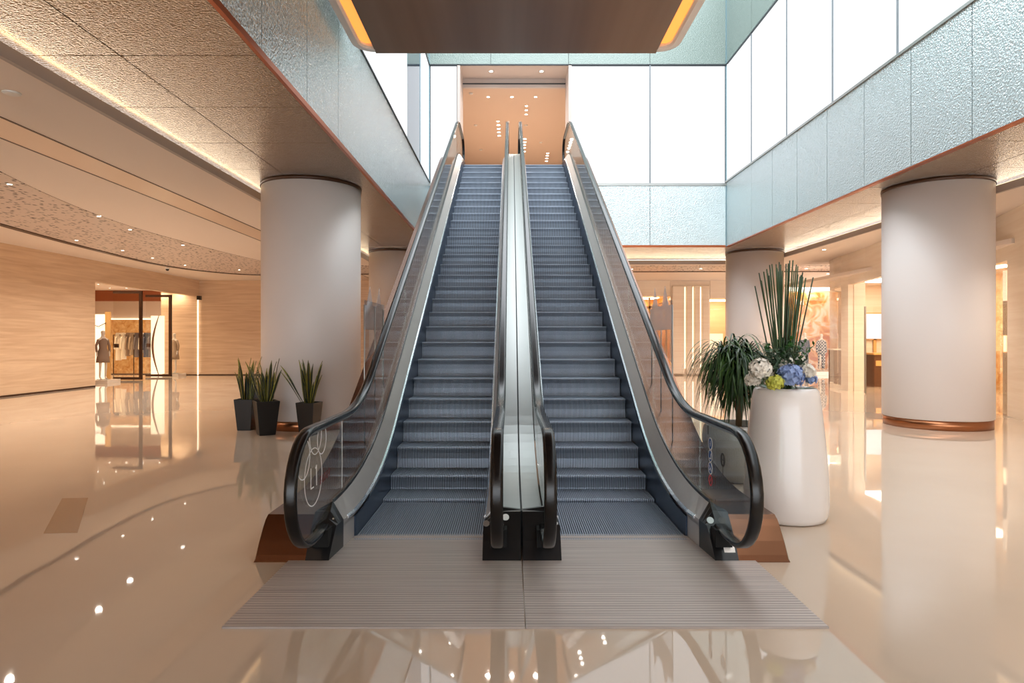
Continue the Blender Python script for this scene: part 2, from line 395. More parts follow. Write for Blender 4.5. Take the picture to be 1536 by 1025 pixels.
# ------------------------------------------------------------------ ground floor walls
def wallseg(x0, x1, y0, y1, z0, z1, m, nm): return struct(MB().box(x0, x1, y0, y1, z0, z1).build(nm, m))
w_ = MB().box(WL-.25, WL, -14, 22.1, 0, ZC).box(WL-.25, WL, 22.1, 29.5, 3.59, ZC); struct(w_.build('wall_left', 'travertine'))
wallseg(-15.95, 3.2, YW, YW+.2, 0, ZC, 'travertine', 'wall_back')
struct(MB().box(WL, WL+.012, -14, 22.1, 0, .05).build('baseboard_left', 'darkframe'))
struct(MB().box(-15.9, 3.2, YW-.012, YW, 0, .04).build('baseboard_back', 'darkframe'))
tag(MB().box(WL-.06, WL-.02, 29.42, 29.46, .02, 3.45).build('light_strip', 'ledwarm'), 'glowing vertical light strip in the corner beside the shop doorway', 'light')
# ceiling details left: two grooves with bronze strip
struct(MB().box(-6.83, -6.19, YN, 29.4, ZC-.004, ZC).build('trim_18', mat('satin_bronze_strip', S(226,206,188), .3, .2)))
struct(MB().box(-6.21, -6.18, YN, 29.4, ZC-.008, ZC).build('trim_19', 'darkframe'))
struct(MB().box(-6.85, -6.82, YN, 29.4, ZC-.008, ZC).build('trim_20', 'darkframe'))
def catmull(P, n=8):
    out = []
    for i in range(len(P)-1):
        p0 = P[max(i-1,0)]; p1 = P[i]; p2 = P[i+1]; p3 = P[min(i+2,len(P)-1)]
        for k in range(n):
            t = k/n
            out.append(tuple(.5*((2*b)+(-a+c)*t+(2*a-5*b+4*c-d)*t*t+(-a+3*b-3*c+d)*t**3) for a,b,c,d in zip(p0,p1,p2,p3)))
    out.append(P[-1]); return out
inner = catmull([(-5.6,5),(-7.0,7.5),(-8.2,10.4),(-8.94,14),(-9.03,17.5),(-8.55,22),(-7.6,23.2),(-5,23.6),(0,23.6),(6,23.6),(12,23.6),(15,23.6)])
outer = catmull([(-9.6,5),(-10.4,8),(-11.2,11.5),(-11.9,15.1),(-12.4,19),(-12.6,23.06),(-11.9,25.5),(-10.4,26.8),(-7,26.6),(0,25.8),(8,25.5),(15,25.5)])
pb = MB()
for i in range(len(inner)-1):
    a, b, c, d = inner[i], inner[i+1], outer[i+1], outer[i]
    pb.loops([[(a[0],a[1],ZC-.012),(b[0],b[1],ZC-.012),(c[0],c[1],ZC-.012),(d[0],d[1],ZC-.012)], [(a[0],a[1],ZC-.001),(b[0],b[1],ZC-.001),(c[0],c[1],ZC-.001),(d[0],d[1],ZC-.001)]])
struct(recalc(pb.build('trim_21', 'mosaic')))
gb = MB(); L = []
for i, p in enumerate(outer):
    q = outer[min(i+1, len(outer)-1)]; r = outer[max(i-1, 0)]
    dx, dy = q[0]-r[0], q[1]-r[1]; l = sqrt(dx*dx+dy*dy); nx, ny = -dy/l*.09, dx/l*.09
    L.append([(p[0]-nx,p[1]-ny,ZC-.035),(p[0]+nx,p[1]+ny,ZC-.035),(p[0]+nx,p[1]+ny,ZC-.001),(p[0]-nx,p[1]-ny,ZC-.001)])
gb.loops(L); struct(recalc(gb.build('trim_22', 'darkframe')))

# downlights
def downlight(x, y, z, label, group, r=.05, e=None, parts=True, col=(1,.90,.79), spot=radians(150)):
    t = thing('downlight', (x, y, z), label, 'ceiling light', group)
    MB().lathe([(r*1.5, -.006), (r*1.5, 0), (r*1.02, 0), (r*1.02, -.006)], n=20, caps=False).build('trim_ring', 'trimwhite', t)
    MB().lathe([(r, -.004), (r, 0)], n=16).build('lens', 'ledspot', t)
    if e: light('downlight_lamp', 'SPOT', (0, 0, -.03), e, col, .06, parent=t, spot=spot)
    return t
DL = [(-8.68,11.2),(-8.98,14.1),(-9.3,15.8),(-11.75,17.5),(-11.7,19.5),(-11.8,21.3),(-9.33,18.4),(-11.76,23.35),(-10.45,24.9),(-9.9,8.6),(-10.6,13.2)]
for x, y in DL: downlight(x, y, ZC-.012, 'small round downlight in the curved speckled ceiling band on the left', 'downlights in the left speckled ceiling', .038, 215)
for x, y in ((-2.5,24.6),(4.6,24.6),(7.2,24.5),(11.2,24.5)): downlight(x, y, ZC-.012, 'small downlight in the speckled band over the far corridor', 'downlights over the far corridor', .05, 330)
for x, y in ((9.5,6),(9.5,10),(9.4,15.2),(9.4,19.4),(11,27.5),(13,26.5)): downlight(x, y, ZC, 'small downlight over the right hand walkway by the stone shopfront', 'downlights over the right walkway', .05, 300, col=(1,.9,.8), spot=radians(110))
HL = [(364,337),(504,337),(644,337),(590,390),(589,415),(588,440),(422,481),(424,503),(426,525),(427,546),(428,566),(581,585),(580,604),(578,621),(577,638),(576,660),(715,670),(713,684),(710,700),(709,716)]
for u, v in HL:
    px = 640+u/3.942; py = 60+v/3.942; d = F*8.29/(510-py)
    downlight((px-766)*d/F, d, 9.9, 'small round downlight in the peach ceiling of the upper hall', 'downlights in the upper hall ceiling', .05 if v < 500 else .062, 85, col=(1,.92,.84))
for u, v in ((262,315),(290,503),(587,503),(320,648),(675,605)):
    px = 640+u/3.942; py = 60+v/3.942; d = F*8.29/(510-py)
    tag(MB().lathe([(.03,-.04),(.06,-.03),(.07,0)], n=16).build('smoke_detector', 'trimwhite', loc=((px-766)*d/F, d, 9.9)), 'small unlit detector disc in the peach ceiling of the upper hall', 'smoke detector', 'detectors in the upper hall ceiling')
downlight(-.62, 20.6, ZU, 'left lit spot in the white ceiling just inside the upper opening', None, .06, 40, col=(1,.94,.88))
downlight(.98, 20.6, ZU, 'right lit spot in the white ceiling just inside the upper opening', None, .06, 40, col=(1,.94,.88))
tag(MB().lathe([(.06,-.02),(.085,-.012),(.09,0)], n=24).build('ceiling_speaker', 'trimwhite', loc=(-5.47, 7.09, ZC)), 'small white disc on the plain plaster ceiling at the far left', 'ceiling speaker')
t = thing('security_camera', (-12.9, 24.3, ZC), 'small dark dome camera on the ceiling above the left shop doorway', 'security camera')
MB().lathe([(.07,-.05),(.075,0)], n=20).build('mount', 'trimwhite', t)
MB().lathe([(.01,-.12),(.04,-.11),(.06,-.07),(.065,-.05)], n=20).build('dome', 'black', t)
tag(MB().box(-14.18, -14.02, 29.2, 29.35, 3.42, 3.6).build('wall_sensor', 'black'), 'small black box in the corner at the top of the glowing strip', 'sensor')

# ------------------------------------------------------------------ columns
def column(x, y, label, r=.9, split=False):
    t = thing('round_column', (x, y, 0), label, 'column', 'white round columns around the atrium')
    del t['group']
    MB().lathe([(r-.015, .17), (r, .18), (r, 4.44), (r-.02, 4.44)], n=96).build('shaft', 'white', t)
    MB().lathe([(r-.02, 0), (r-.02, .175)], n=96).build('base_ring', 'copperbase', t)
    MB().lathe([(r+.015, 4.43), (r+.015, 4.495)], n=96).build('top_ring', 'darkframe', t)
column(-3.75, 12.2, 'large white round column at left behind the snake plants')
column(8.03, 12.2, 'large white round column at right with copper base ring')
column(-3.75, 21.3, 'far white round column left of the escalators')
column(8.03, 21.3, 'far white round column behind the tall green stems at right')

# ------------------------------------------------------------------ canopy overhead
t = thing('overhead_bridge', (CX, 4, 6.1), 'dark bronze underside of the bridge overhead with amber side slots and pale rounded edges', 'bridge')
MB().box(-2.19, 2.19, YN+.03-4, 10.13-4, 0, .3).build('soffit_plate', 'brown', t)
MB().box(-2.47, 2.47, YN+.03-4, 9.95-4, .34, 1.0).build('body', 'band', t)
for s in (-1, 1):
    MB().box(min(s*2.2, s*2.37), max(s*2.2, s*2.37), YN+.03-4, 9.92-4, .06, .33).build('light_slot', 'orange', t)
    P = [(YN-4, .0), (YN-4, .5)]
    path = [(s*2.445, YN+.03-4)] + [(s*(2.445-.26*(1-cos(a))), 9.78-4+.26*sin(a)) for a in [radians(15*k) for k in range(7)]]
    L = []
    for i, p in enumerate(path):
        q = path[min(i+1, len(path)-1)]; r_ = path[max(i-1, 0)]
        dx, dy = q[0]-r_[0], q[1]-r_[1]; l = sqrt(dx*dx+dy*dy); nx, ny = dy/l, -dx/l
        if s < 0: nx, ny = -nx, -ny
        sec = [(-.075, .03), (-.05, 0), (.045, 0), (.07, .05), (.07, .6), (-.075, .6)]
        L.append([(p[0]+o*nx, p[1]+o*ny, z) for o, z in sec])
    recalc(MB().loops(L).build('edge_band', 'band', t))

# ------------------------------------------------------------------ escalators
T30 = tan(radians(30)); Y0 = 7.157; Z0 = .4096
def fillet(P, radii, n=10):
    out = [P[0]]
    for i in range(1, len(P)-1):
        a, b, c = Vector(P[i-1]), Vector(P[i]), Vector(P[i+1])
        u = (a-b).normalized(); v = (c-b).normalized()
        ang = u.angle(v); R = radii[i-1]; T = R/tan(ang/2)
        cen = b + (u+v).normalized()*(R/sin(ang/2))
        p1 = b+u*T; p2 = b+v*T
        a1 = atan2(p1.y-cen.y, p1.x-cen.x); a2 = atan2(p2.y-cen.y, p2.x-cen.x)
        da = (a2-a1+pi) % (2*pi)-pi
        out += [(cen.x+R*cos(a1+da*k/n), cen.y+R*sin(a1+da*k/n)) for k in range(n+1)]
    out.append(P[-1]); return out
def profile(z0, off, zt, ys, ye, R0, R1):
    y1 = Y0+(z0-Z0-off)/T30; y2 = Y0+(zt-Z0-off)/T30
    return fillet([(ys, z0), (y1, z0), (y2, zt), (ye, zt)], [R0, R1])
def interp(P):
    def f(y):
        if y <= P[0][0]: return P[0][1]
        for a, b in zip(P[:-1], P[1:]):
            if y <= b[0]: return a[1]+(b[1]-a[1])*(y-a[0])/max(b[0]-a[0], 1e-9)
        return P[-1][1]
    return f
YE = 19.0; ZT = 6.42
zstep = interp(profile(0, 0, ZT, 4, 22, 1.5, 1.5))
zin_ = interp(profile(.22, .30, ZT+.12, 4.95, 22, 3.6, 3.0))
zout_ = interp(profile(.36, .47, ZT+.25, 4.95, 22, 4.2, 3.0))
zcop_ = interp(profile(.28, .30, ZT+.25, 4.95, 22, 3.2, 3.0))
zcen_ = interp(profile(.30, .43, ZT+.20, 4.95, 22, 3.6, 2.0))
front = [(4.676, 0.0), (4.70, .045), (4.76, .13), (4.84, .22), (4.93, .30), (5.0, .36), (5.12, .47)]
fr = interp(front)
def lim(f): return lambda y: min(f(y), fr(y)) if y < 5.12 else f(y)
zin, zout, zcop, zcen = lim(zin_), lim(zout_), lim(zcop_), lim(zcen_)
YS = [4.676, 4.70, 4.73, 4.76, 4.80, 4.84, 4.88, 4.93, 5.0, 5.1, 5.26] + [5.4+.15*k for k in range(15)] + [7.7+.8*k for k in range(11)] + [16.2+.15*k for k in range(12)] + [18.2, 19.0, 20.0]
# handrail path
R_N = .385
hz0 = .60; hy0 = 4.46; ZH = hz0+R_N; ZHT = 7.42
arcb = [(hy0-R_N*sin(a), hz0-R_N*cos(a)) for a in [radians(x) for x in range(0, 181, 12)]]
yb = 6.82+(ZH-1.50)/T30; yt = 6.82+(ZHT-1.50)/T30
mid = fillet([(hy0+.01, ZH), (yb, ZH), (yt, ZHT), (18.6, ZHT)], [1.9, 1.9])
arct = [(18.6+R_N*sin(a), ZHT-R_N+R_N*cos(a)) for a in [radians(x) for x in range(12, 181, 12)]]
HP = [(4.80, .235), (4.70, .216), (4.58, .213)] + arcb + mid[1:] + arct + [(18.45, ZHT-2*R_N)]
htop_mid = interp([(hy0, ZH)] + mid[1:])
def gtop(y):
    if y < hy0: return hz0+sqrt(max(R_N**2-(hy0-y)**2, 0))
    if y > 18.6: return ZHT-R_N+sqrt(max(R_N**2-(y-18.6)**2, 0))
    return htop_mid(y)
def gbot(y, zd):
    if y < 4.80:
        return hz0-sqrt(max(R_N**2-max(hy0-y, 0)**2, 0)) if y < hy0 else hz0-R_N
    return zd(y)-.01

def step_mesh():
    W = .515; pitch = .0187; nn = int(2*W/pitch)
    # profile from back of tread to riser bottom: (y, z, ny, nz)
    prof = [(.43, 0, 0, 1), (.30, 0, 0, 1), (.02, 0, 0, 1), (.004, -.006, -.7, .7), (.0, -.02, -1, 0), (.014, -.07, -1, 0), (.02, -.13, -1, 0), (.014, -.19, -1, 0), (.0, -.25, -1, 0)]
    s = MB(); cols = []
    x = -W
    while x < W-.001:
        for dx, dep in ((0, 0), (.0105, 0), (.0110, .009), (.0182, .009)):
            cols.append((x+dx, dep))
        x += pitch
    n0 = 0; k = len(prof)
    for cx, dep in cols: s.v += [(min(cx, W), y-ny*dep, z-nz*dep) for y, z, ny, nz in prof]
    for i in range(len(cols)-1):
        for j in range(k-1):
            s.f.append((i*k+j, i*k+j+1, (i+1)*k+j+1, (i+1)*k+j)); s.sm.append(False)
    for i in (0,):
        s.f.append(tuple(range(k))); s.sm.append(False)
        s.f.append(tuple((len(cols)-1)*k+j for j in reversed(range(k)))); s.sm.append(False)
    return s
STEP = None
def sweep(xs_fn, ys, close=True):
    L = [[(x, y, z) for x, z in xs_fn(y)] for y in ys]
    return MB().loops(L, smooth=False)
def escalator(c, outer_side, label):
    """c: centre of the steps relative to CX; outer_side +1/-1: where the copper cladding is"""
    global STEP
    t = thing('escalator', (CX+c, 5.0, 0), label, 'escalator')
    OY = 5.0
    def fin(mb, name, m, parent=t, fix=True, bevel=0):
        mb.v = [(x, y-OY, z) for x, y, z in mb.v]
        o = mb.build(name, m, parent, bevel=bevel)
        return recalc(o) if fix else o
    # steps
    k = 0
    while True:
        y = 5.157+.4*k
        if y > 18.2: break
        z = zstep(y)+.014
        if STEP is None:
            o = STEP = step_mesh().build('step', 'step', t)
            s2 = o.data.materials.append(M['stepside'])
            for p in o.data.polygons:
                vs = [o.data.vertices[i].co for i in p.vertices]
                # groove floors sit between ridge columns
                xc = (sum(v.x for v in vs)/len(vs)+.515) % .0187
                if .0108 < xc < .0184 and len(vs) == 4: p.material_index = 1
        else:
            o = STEP.copy(); COL.objects.link(o); o.parent = t
        o.location = (0, y-OY, z); k += 1
    # landing plate and comb
    x0, x1 = (-.87, .817) if outer_side < 0 else (-.817, .87)
    fin(MB().box(x0, x1, 3.60, 5.26, 0, .012), 'landing_plate', 'mat_plate')
    comb = MB().box(-.53, .53, 5.20, 5.262, .012, .016)
    for i in range(56):
        xx = -.515+.0187*(i+.75); comb.box(xx-.003, xx+.003, 5.262, 5.30, .006, .018)
    fin(comb, 'comb', 'mat_plate')
    for sd in (-1, 1):
        out = (sd == outer_side)
        xe = (lambda y: .535+(.58-.535)*max(0, min(1, (5.26-y)/.57))) if out else (lambda y: .535)
        # skirt
        fin(sweep(lambda y: [(sd*.521, zstep(y)-.3), (sd*.521, max(zin(y)-.045, .01)), (sd*.56, max(zin(y)-.045, .01)), (sd*.56, zstep(y)-.3)], [y for y in YS if y >= 5.2]), 'skirt_panel', 'skirt')
        # inner deck, sloping up to the glass
        fin(sweep(lambda y: [(sd*xe(y), max(zin(y)-.05, .0)), (sd*xe(y), max(zin(y), .001)), (sd*.632, max(zout(y), .002)), (sd*.632, 0 if y < 5.26 else zin(y)-.05)], [y for y in YS if y >= 5.0]), 'inner_deck', 'deck')
        fin(sweep(lambda y: [(sd*xe(y), -.0), (sd*xe(y), zin(y)-.03), (sd*(xe(y)+.03), zin(y)-.03), (sd*(xe(y)+.03), 0)], [y for y in YS if 4.70 < y < 5.9]), 'side_panel', 'deck')
        fin(sweep(lambda y: [(sd*(xe(y)-.006), zin(y)-.018), (sd*(xe(y)-.010), zin(y)-.002), (sd*(xe(y)+.006), zin(y)+.012), (sd*(xe(y)+.012), zin(y)-.008)], [y for y in YS if y >= 5.09]), 'deck_edge', 'bright')
        fin(sweep(lambda y: [(sd*.628, zout(y)-.02), (sd*.628, zout(y)+.018), (sd*.640, zout(y)+.018), (sd*.640, zout(y)-.02)], [y for y in YS if y >= 5.0]), 'glass_channel', 'black')
        # black newel plate
        if out:
            pl = lambda y: [(sd*xe(y), 0), (sd*(xe(y)-.002), max(min(fr(y), zin_(y)), .002)), (sd*.636, max(min(fr(y), zout_(y)), .003)+.004), (sd*.75, max(min(fr(y)-.0, .30), .003)), (sd*.75, 0)]
        else:
            pl = lambda y: [(sd*.535, 0), (sd*.533, max(min(fr(y), zin_(y)), .002)), (sd*.632, max(min(fr(y), .33), .003)), (sd*.812, max(min(fr(y), .305), .003)), (sd*.812, 0)]
        plo = fin(sweep(pl, [4.672, 4.70, 4.73, 4.76, 4.80, 4.84, 4.88, 4.93, 4.97, 5.0]), 'newel_plate', 'black')
        o = fin(MB().box(sd*.65-.06, sd*.65+.06, 4.70, 4.82, .10, .225), 'handrail_inlet', 'inlet', plo)
        # outer decks
        if out:
            fin(sweep(lambda y: [(sd*.75 if y < 4.98 else sd*.66, max(zcop(y)-1.15, 0)), (sd*.75 if y < 4.98 else sd*.66, max(zcop(y), .004)), (sd*1.11, max(zcop(y), .004)), (sd*1.12, max(zcop(y)-.03, .002)), (sd*1.12, max(zcop(y)-1.15, 0))], YS), 'copper_cladding', 'coppertop')
        else:
            fin(sweep(lambda y: [(sd*.66, max(zcen(y)-1.15, 0)), (sd*.66, zcen(y)), (sd*.812, zcen(y)+.004), (sd*.812, max(zcen(y)-1.15, 0))], [y for y in YS if y >= 4.98]), 'centre_deck', 'steel')
            fin(sweep(lambda y: [(sd*.812, max(zcen(y)-1.0, 0)), (sd*.812, zcen(y)-.012), (sd*.819, zcen(y)-.012), (sd*.819, max(zcen(y)-1.0, 0))], [y for y in YS if y >= 4.98]), 'joint_strip', 'seam')
        # handrail
        L = []; G = []
        for i, (y, z) in enumerate(HP):
            q = HP[min(i+1, len(HP)-1)]; r_ = HP[max(i-1, 0)]
            ty, tz = q[0]-r_[0], q[1]-r_[1]; l = sqrt(ty*ty+tz*tz) or 1; ny, nz = -tz/l, ty/l   # outward normal
            if i >= 0:
                ny, nz = (tz/l, -ty/l)
                # direction of travel is down the newel then up: outward is to the left of travel
                ny, nz = -tz/l, ty/l
            sec = [(-.040, -.006), (-.041, .010), (-.034, .020), (-.018, .025), (.018, .025), (.034, .020), (.041, .010), (.040, -.006), (.030, -.012), (-.030, -.012)]
            L.append([(sd*.65+a, y+b*ny, z+b*nz) for a, b in sec])
            G.append([(sd*.65+a, y+b*ny, z+b*nz) for a, b in [(-.022, -.030), (-.022, -.010), (.022, -.010), (.022, -.030)]])
        ho = fin(MB().loops(L, smooth=True), 'handrail', 'rubber')
        fin(MB().loops(G[17:-16]), 'handrail_guide', 'steel')
        # glass
        cuts = [hy0-R_N+.02, 5.30] + [7.02+1.5*i for i in range(8)] + [18.6+R_N-.02]
        zd = zout if out else (lambda y: zout(y))
        for a, b in zip(cuts[:-1], cuts[1:]):
            a2, b2 = a+.004, b-.004
            ys = [a2+(b2-a2)*j/14 for j in range(15)]
            if a < 4.2: ys = sorted(set(ys+[a2+.01, a2+.03, a2+.06]))
            Lg = [[(sd*.65-.006, y, gbot(y, zd)+.0), (sd*.65-.006, y, gtop(y)-.015), (sd*.65+.006, y, gtop(y)-.015), (sd*.65+.006, y, gbot(y, zd))] for y in ys]
            fin(MB().loops(Lg), 'glass_panel', 'glass')
    fin(sweep(lambda y: [(-.66, zstep(y)-.35), (.66, zstep(y)-.35), (.66, zstep(y)-.9), (-.66, zstep(y)-.9)], [y for y in YS if y > 8.1]), 'truss_casing', 'coppertop')
    return t, fin
EL, finL = escalator(-.82, -1, 'left escalator with copper outer cladding, glass bearing a white circle and level sign')
ER, finR = escalator(.82, 1, 'right escalator with copper outer cladding, glass bearing blue safety stickers')

# --- decals. world coords -> child coords through fin (x relative to thing origin)
def ring(mb, xg, y, z, r, w=.004, clip=None, n=48):
    pts = []
    for j in range(n+1):
        a = 2*pi*j/n; pts.append((y+r*cos(a), z+r*sin(a)))
    for p, q in zip(pts[:-1], pts[1:]):
        mz = (p[1]+q[1])/2; my = (p[0]+q[0])/2
        if mz > gtop(my)-.03: continue
        if my < hy0 and (my-hy0)**2+(mz-hz0)**2 > (R_N-.028)**2: continue
        u = Vector((p[0]-y, p[1]-z)).normalized(); v = Vector((q[0]-y, q[1]-z)).normalized()
        a = [(p[0]-u.x*w, p[1]-u.y*w), (p[0]+u.x*w, p[1]+u.y*w), (q[0]+v.x*w, q[1]+v.y*w), (q[0]-v.x*w, q[1]-v.y*w)]
        mb.prism_x(a, xg, xg+.0015)
    return mb
def stroke(mb, xg, a, b, w=.004):
    a = Vector(a); b = Vector(b); d = (b-a).normalized(); n = Vector((-d.y, d.x))*w
    mb.prism_x([tuple(a-n), tuple(a+n), tuple(b+n), tuple(b-n)], xg, xg+.0015); return mb
xg = -.643
mb = MB()
for y, z, r in ((4.53,.65,.20),(4.58,.94,.14),(4.73,.885,.108),(4.31,.815,.137)): ring(mb, xg, y, z, r, .0038)
finL(mb, 'circle_sign', 'white_decal')
mb = MB(); stroke(mb, xg, (4.47,.72), (4.47,.575), .0045); stroke(mb, xg, (4.468,.578), (4.535,.578), .0045)
stroke(mb, xg, (4.60,.72), (4.60,.575), .0045); stroke(mb, xg, (4.60,.718), (4.575,.70), .0045)
finL(mb, 'level_sign', 'white_decal')
mb = MB(); random.seed(3)
for i in range(5):
    cy, cz = 4.70+.055*i, .59+.004*i
    for (a, b) in (((-.018,.02),(.018,.02)),((0,.03),(0,-.03)),((-.018,-.005),(.016,-.028)),((.016,-.002),(-.016,-.03))):
        if random.random() < .9: stroke(mb, xg, (cy+a[0],cz+a[1]), (cy+b[0],cz+b[1]), .0028)
finL(mb, 'red_lettering', 'maroon')
finL(MB().box(-.6435, -.642, 5.294, 5.306, .40, .96), 'panel_joint', 'white_decal')
def disc(mb, xg, y, z, r, n=28, th=.0015): return mb.prism_x([(y+r*cos(2*pi*j/n), z+r*sin(2*pi*j/n)) for j in range(n)], xg-th, xg)
for i, z in enumerate((.806,.712,.617)):
    o = finR(disc(MB(), .643, 5.0, z, .042), 'safety_sticker', 'blue_decal')
    mb = ring(MB(), .6405, 5.0, z, .045, .003)
    if i == 0: stroke(mb, .6405, (5.0, z-.02), (5.0, z+.022), .004); stroke(mb, .6405, (4.99, z+.0), (5.012, z), .003)
    if i == 1: stroke(mb, .6405, (4.985, z+.02), (4.985, z-.02), .005); stroke(mb, .6405, (4.985, z-.02), (5.02, z-.02), .004)
    if i == 2: stroke(mb, .6405, (4.975, z-.02), (5.02, z+.02), .004); stroke(mb, .6405, (5.0, z), (5.02, z-.018), .004)
    finR(mb, 'symbol', 'white_decal', o)
mb = ring(MB(), .6415, 5.0, .523, .038, .006); stroke(mb, .6415, (4.973,.55), (5.027,.496), .004)
o = finR(mb, 'prohibition_sticker', 'red_decal')
mb = ring(MB(), .6415, 4.71, .735, .042, .008); stroke(mb, .6415, (4.71,.70), (4.71,.62), .004); stroke(mb, .6415, (4.69,.775), (4.69,.70), .005); stroke(mb, .6415, (4.73,.775), (4.73,.70), .005); stroke(mb, .6415, (4.68,.735), (4.74,.735), .004)
finR(mb, 'round_symbol', 'black_decal')
finR(stroke(MB(), .6415, (5.06, .94), (5.06, .87), .008), 'edge_mark', 'black_decal')
# badges on newel plates: discs facing the viewer on the sloped plate
def badge(fin, x, y, r, m, name):
    z = fr(y); L = []
    for off in (0, .006):
        L.append([(x+r*cos(2*pi*j/24), y+r*sin(2*pi*j/24)*.62-off*.78, z+r*sin(2*pi*j/24)*.78+off*.62+.002) for j in range(24)])
    return fin(MB().loops(L), name, m)
badge(finL, .70, 4.89, .026, 'white_decal', 'arrow_light')
badge(finL, .555, 4.85, .024, 'steel', 'round_badge')
badge(finR, -.56, 4.85, .012, 'white_decal', 'round_badge')
badge(finR, .600, 4.87, .026, 'steel', 'round_badge')
badge(finL, -.60, 4.88, .008, 'bright', 'key_switch')
finR(MB().loops([[(x, y, fr(y)+.004+dz) for x, y in ((.655,4.708),(.735,4.708),(.735,4.735),(.655,4.735))] for dz in (0, .003)]), 'notice_label', 'trimwhite')

# acrylic guards beside the outer handrails
def guard(sx, label):
    t = thing('acrylic_guard', (CX+sx*1.62, 7.3, 0), label, 'guard panel')
    P = [(-.52, 1.30), (.55, 1.93), (.55, 2.03), (-.52, 2.03)]
    MB().prism_x([(-.50, 1.36), (.55, 1.62), (.55, 2.03), (-.50, 2.03)], -.004, .004).build('clear_panel', 'acrylic', t)
    MB().prism_x([(-.50, 1.72), (.55, 1.72), (.55, 1.98), (.42, 1.98), (.30, 2.22), (.14, 1.99), (-.06, 1.99), (-.20, 2.2), (-.36, 1.98), (-.50, 1.98)], -.010, -.005).build('frosted_film', 'frost', t)
    for y in (-.50, .02, .50): MB().tube([(0, y, zcop(7.3+y)-.02), (0, y, 1.98)], .007).build('post', 'steel', t)
guard(-1, 'clear acrylic guard with frosted peaks beside the left escalator handrail')
guard(1, 'clear acrylic guard with frosted peaks beside the right escalator handrail')

# ------------------------------------------------------------------ snake plants
def leafmat(name, a, b):
    m = mat(name, a, .4); return m
M['leafdark'] = mat('snake_leaf_green', S(26,40,20), .4)
M['leafedge'] = mat('snake_leaf_yellow', S(150,142,52), .4)
M['drac'] = mat('dracaena_leaf', S(40,66,28), .4)
M['drac2'] = mat('dracaena_leaf_light', S(74,104,50), .35)
M['bark'] = mat('bark', S(110,84,56), .8)
def blade(s, base, ang, lean, h, w, curve=.0, wave=.0, n=9, th=.004):
    """upright tapering leaf"""
    d = Vector((cos(ang), sin(ang), 0)); sd = Vector((-sin(ang), cos(ang), 0)); tw = random.uniform(-.9, .9)
    L = []
    for i in range(n+1):
        u = i/n
        ww = w*(.55+.9*u-.3*u*u)*(1-u**5) if u < 1 else 0
        ww = max(ww, .0012)
        p = Vector(base)+d*(lean*u+curve*u*u+wave*sin(u*6))*h+Vector((0,0,h*u*(1-.12*abs(lean)*u)))
        a2 = tw*u; q = sd*cos(a2)+d*sin(a2); nn = d*cos(a2)-sd*sin(a2)
        L.append([p-q*ww, p-nn*th*.3, p+q*ww, p+nn*th])
    s.loops(L, smooth=True); return L
def square_pot(t, wt, wb, h):
    L = [[(a*wb/2, b*wb/2, 0) for a, b in ((-1,-1),(1,-1),(1,1),(-1,1))], [(a*wt/2, b*wt/2, h) for a, b in ((-1,-1),(1,-1),(1,1),(-1,1))],
         [(a*(wt/2-.02), b*(wt/2-.02), h) for a, b in ((-1,-1),(1,-1),(1,1),(-1,1))], [(a*(wt/2-.03), b*(wt/2-.03), h-.05) for a, b in ((-1,-1),(1,-1),(1,1),(-1,1))]]
    MB().loops(L).build('pot', 'potblack', t, bevel=.006)
    MB().box(-wt/2+.03, wt/2-.03, -wt/2+.03, wt/2-.03, h-.07, h-.045).build('soil', 'soil', t)
def snake_plant(x, y, rz, label, seed, wt=.36, wb=.25, h=.555, n=16, lean=.35, bias=0):
    random.seed(seed)
    t = thing('snake_plant', (x, y, 0), label, 'potted plant', rz=rz)
    square_pot(t, wt, wb, h)
    for i in range(int(n*1.3)):
        a = random.uniform(0, 2*pi); r = random.uniform(0, wt*.28)
        base = (r*cos(a), r*sin(a), h-.06)
        hh = random.uniform(.42, .84); le = random.uniform(.05, lean)*(r/(wt*.28)+.3); wdt = random.uniform(.026, .040)
        st = random.getstate()
        le_ = blade_mb = MB(); blade(le_, base, a+bias, le, hh, wdt*1.0, .05, .01)
        o = le_.build('leaf', 'leafedge', t); random.setstate(st)
        # dark centre of the leaf, slightly proud of the pale margin
        c = MB(); random.setstate(st); L = []
        blade(c, base, a+bias, le, hh*.985, wdt*.78, .05, .01, th=.0075)
        random.setstate(st); c.build('leaf_centre', 'leafdark', o)
        for _ in range(3): random.random()
snake_plant(-4.73, 11.58, 0, 'snake plant in black tapered pot, leftmost of the group by the left column', 11, .33, .24, n=22, lean=.22)
snake_plant(-4.16, 11.0, radians(32), 'snake plant in black tapered pot, middle and nearest of the group, turned cornerwise', 23, .38, .26, .575, n=16, lean=.42)
snake_plant(-3.41, 10.95, radians(-12), 'snake plant in black tapered pot standing alone in front of the left column', 35, .33, .24, .555, n=18, lean=.55)
t = thing('tapered_pot', (-5.0, 12.75, 0), 'black pot half hidden behind the left snake plants beside the column', 'plant pot'); square_pot(t, .34, .25, .6)
for o in [c for c in bpy.data.objects if c.parent == t and c.name.startswith('soil')]: pass

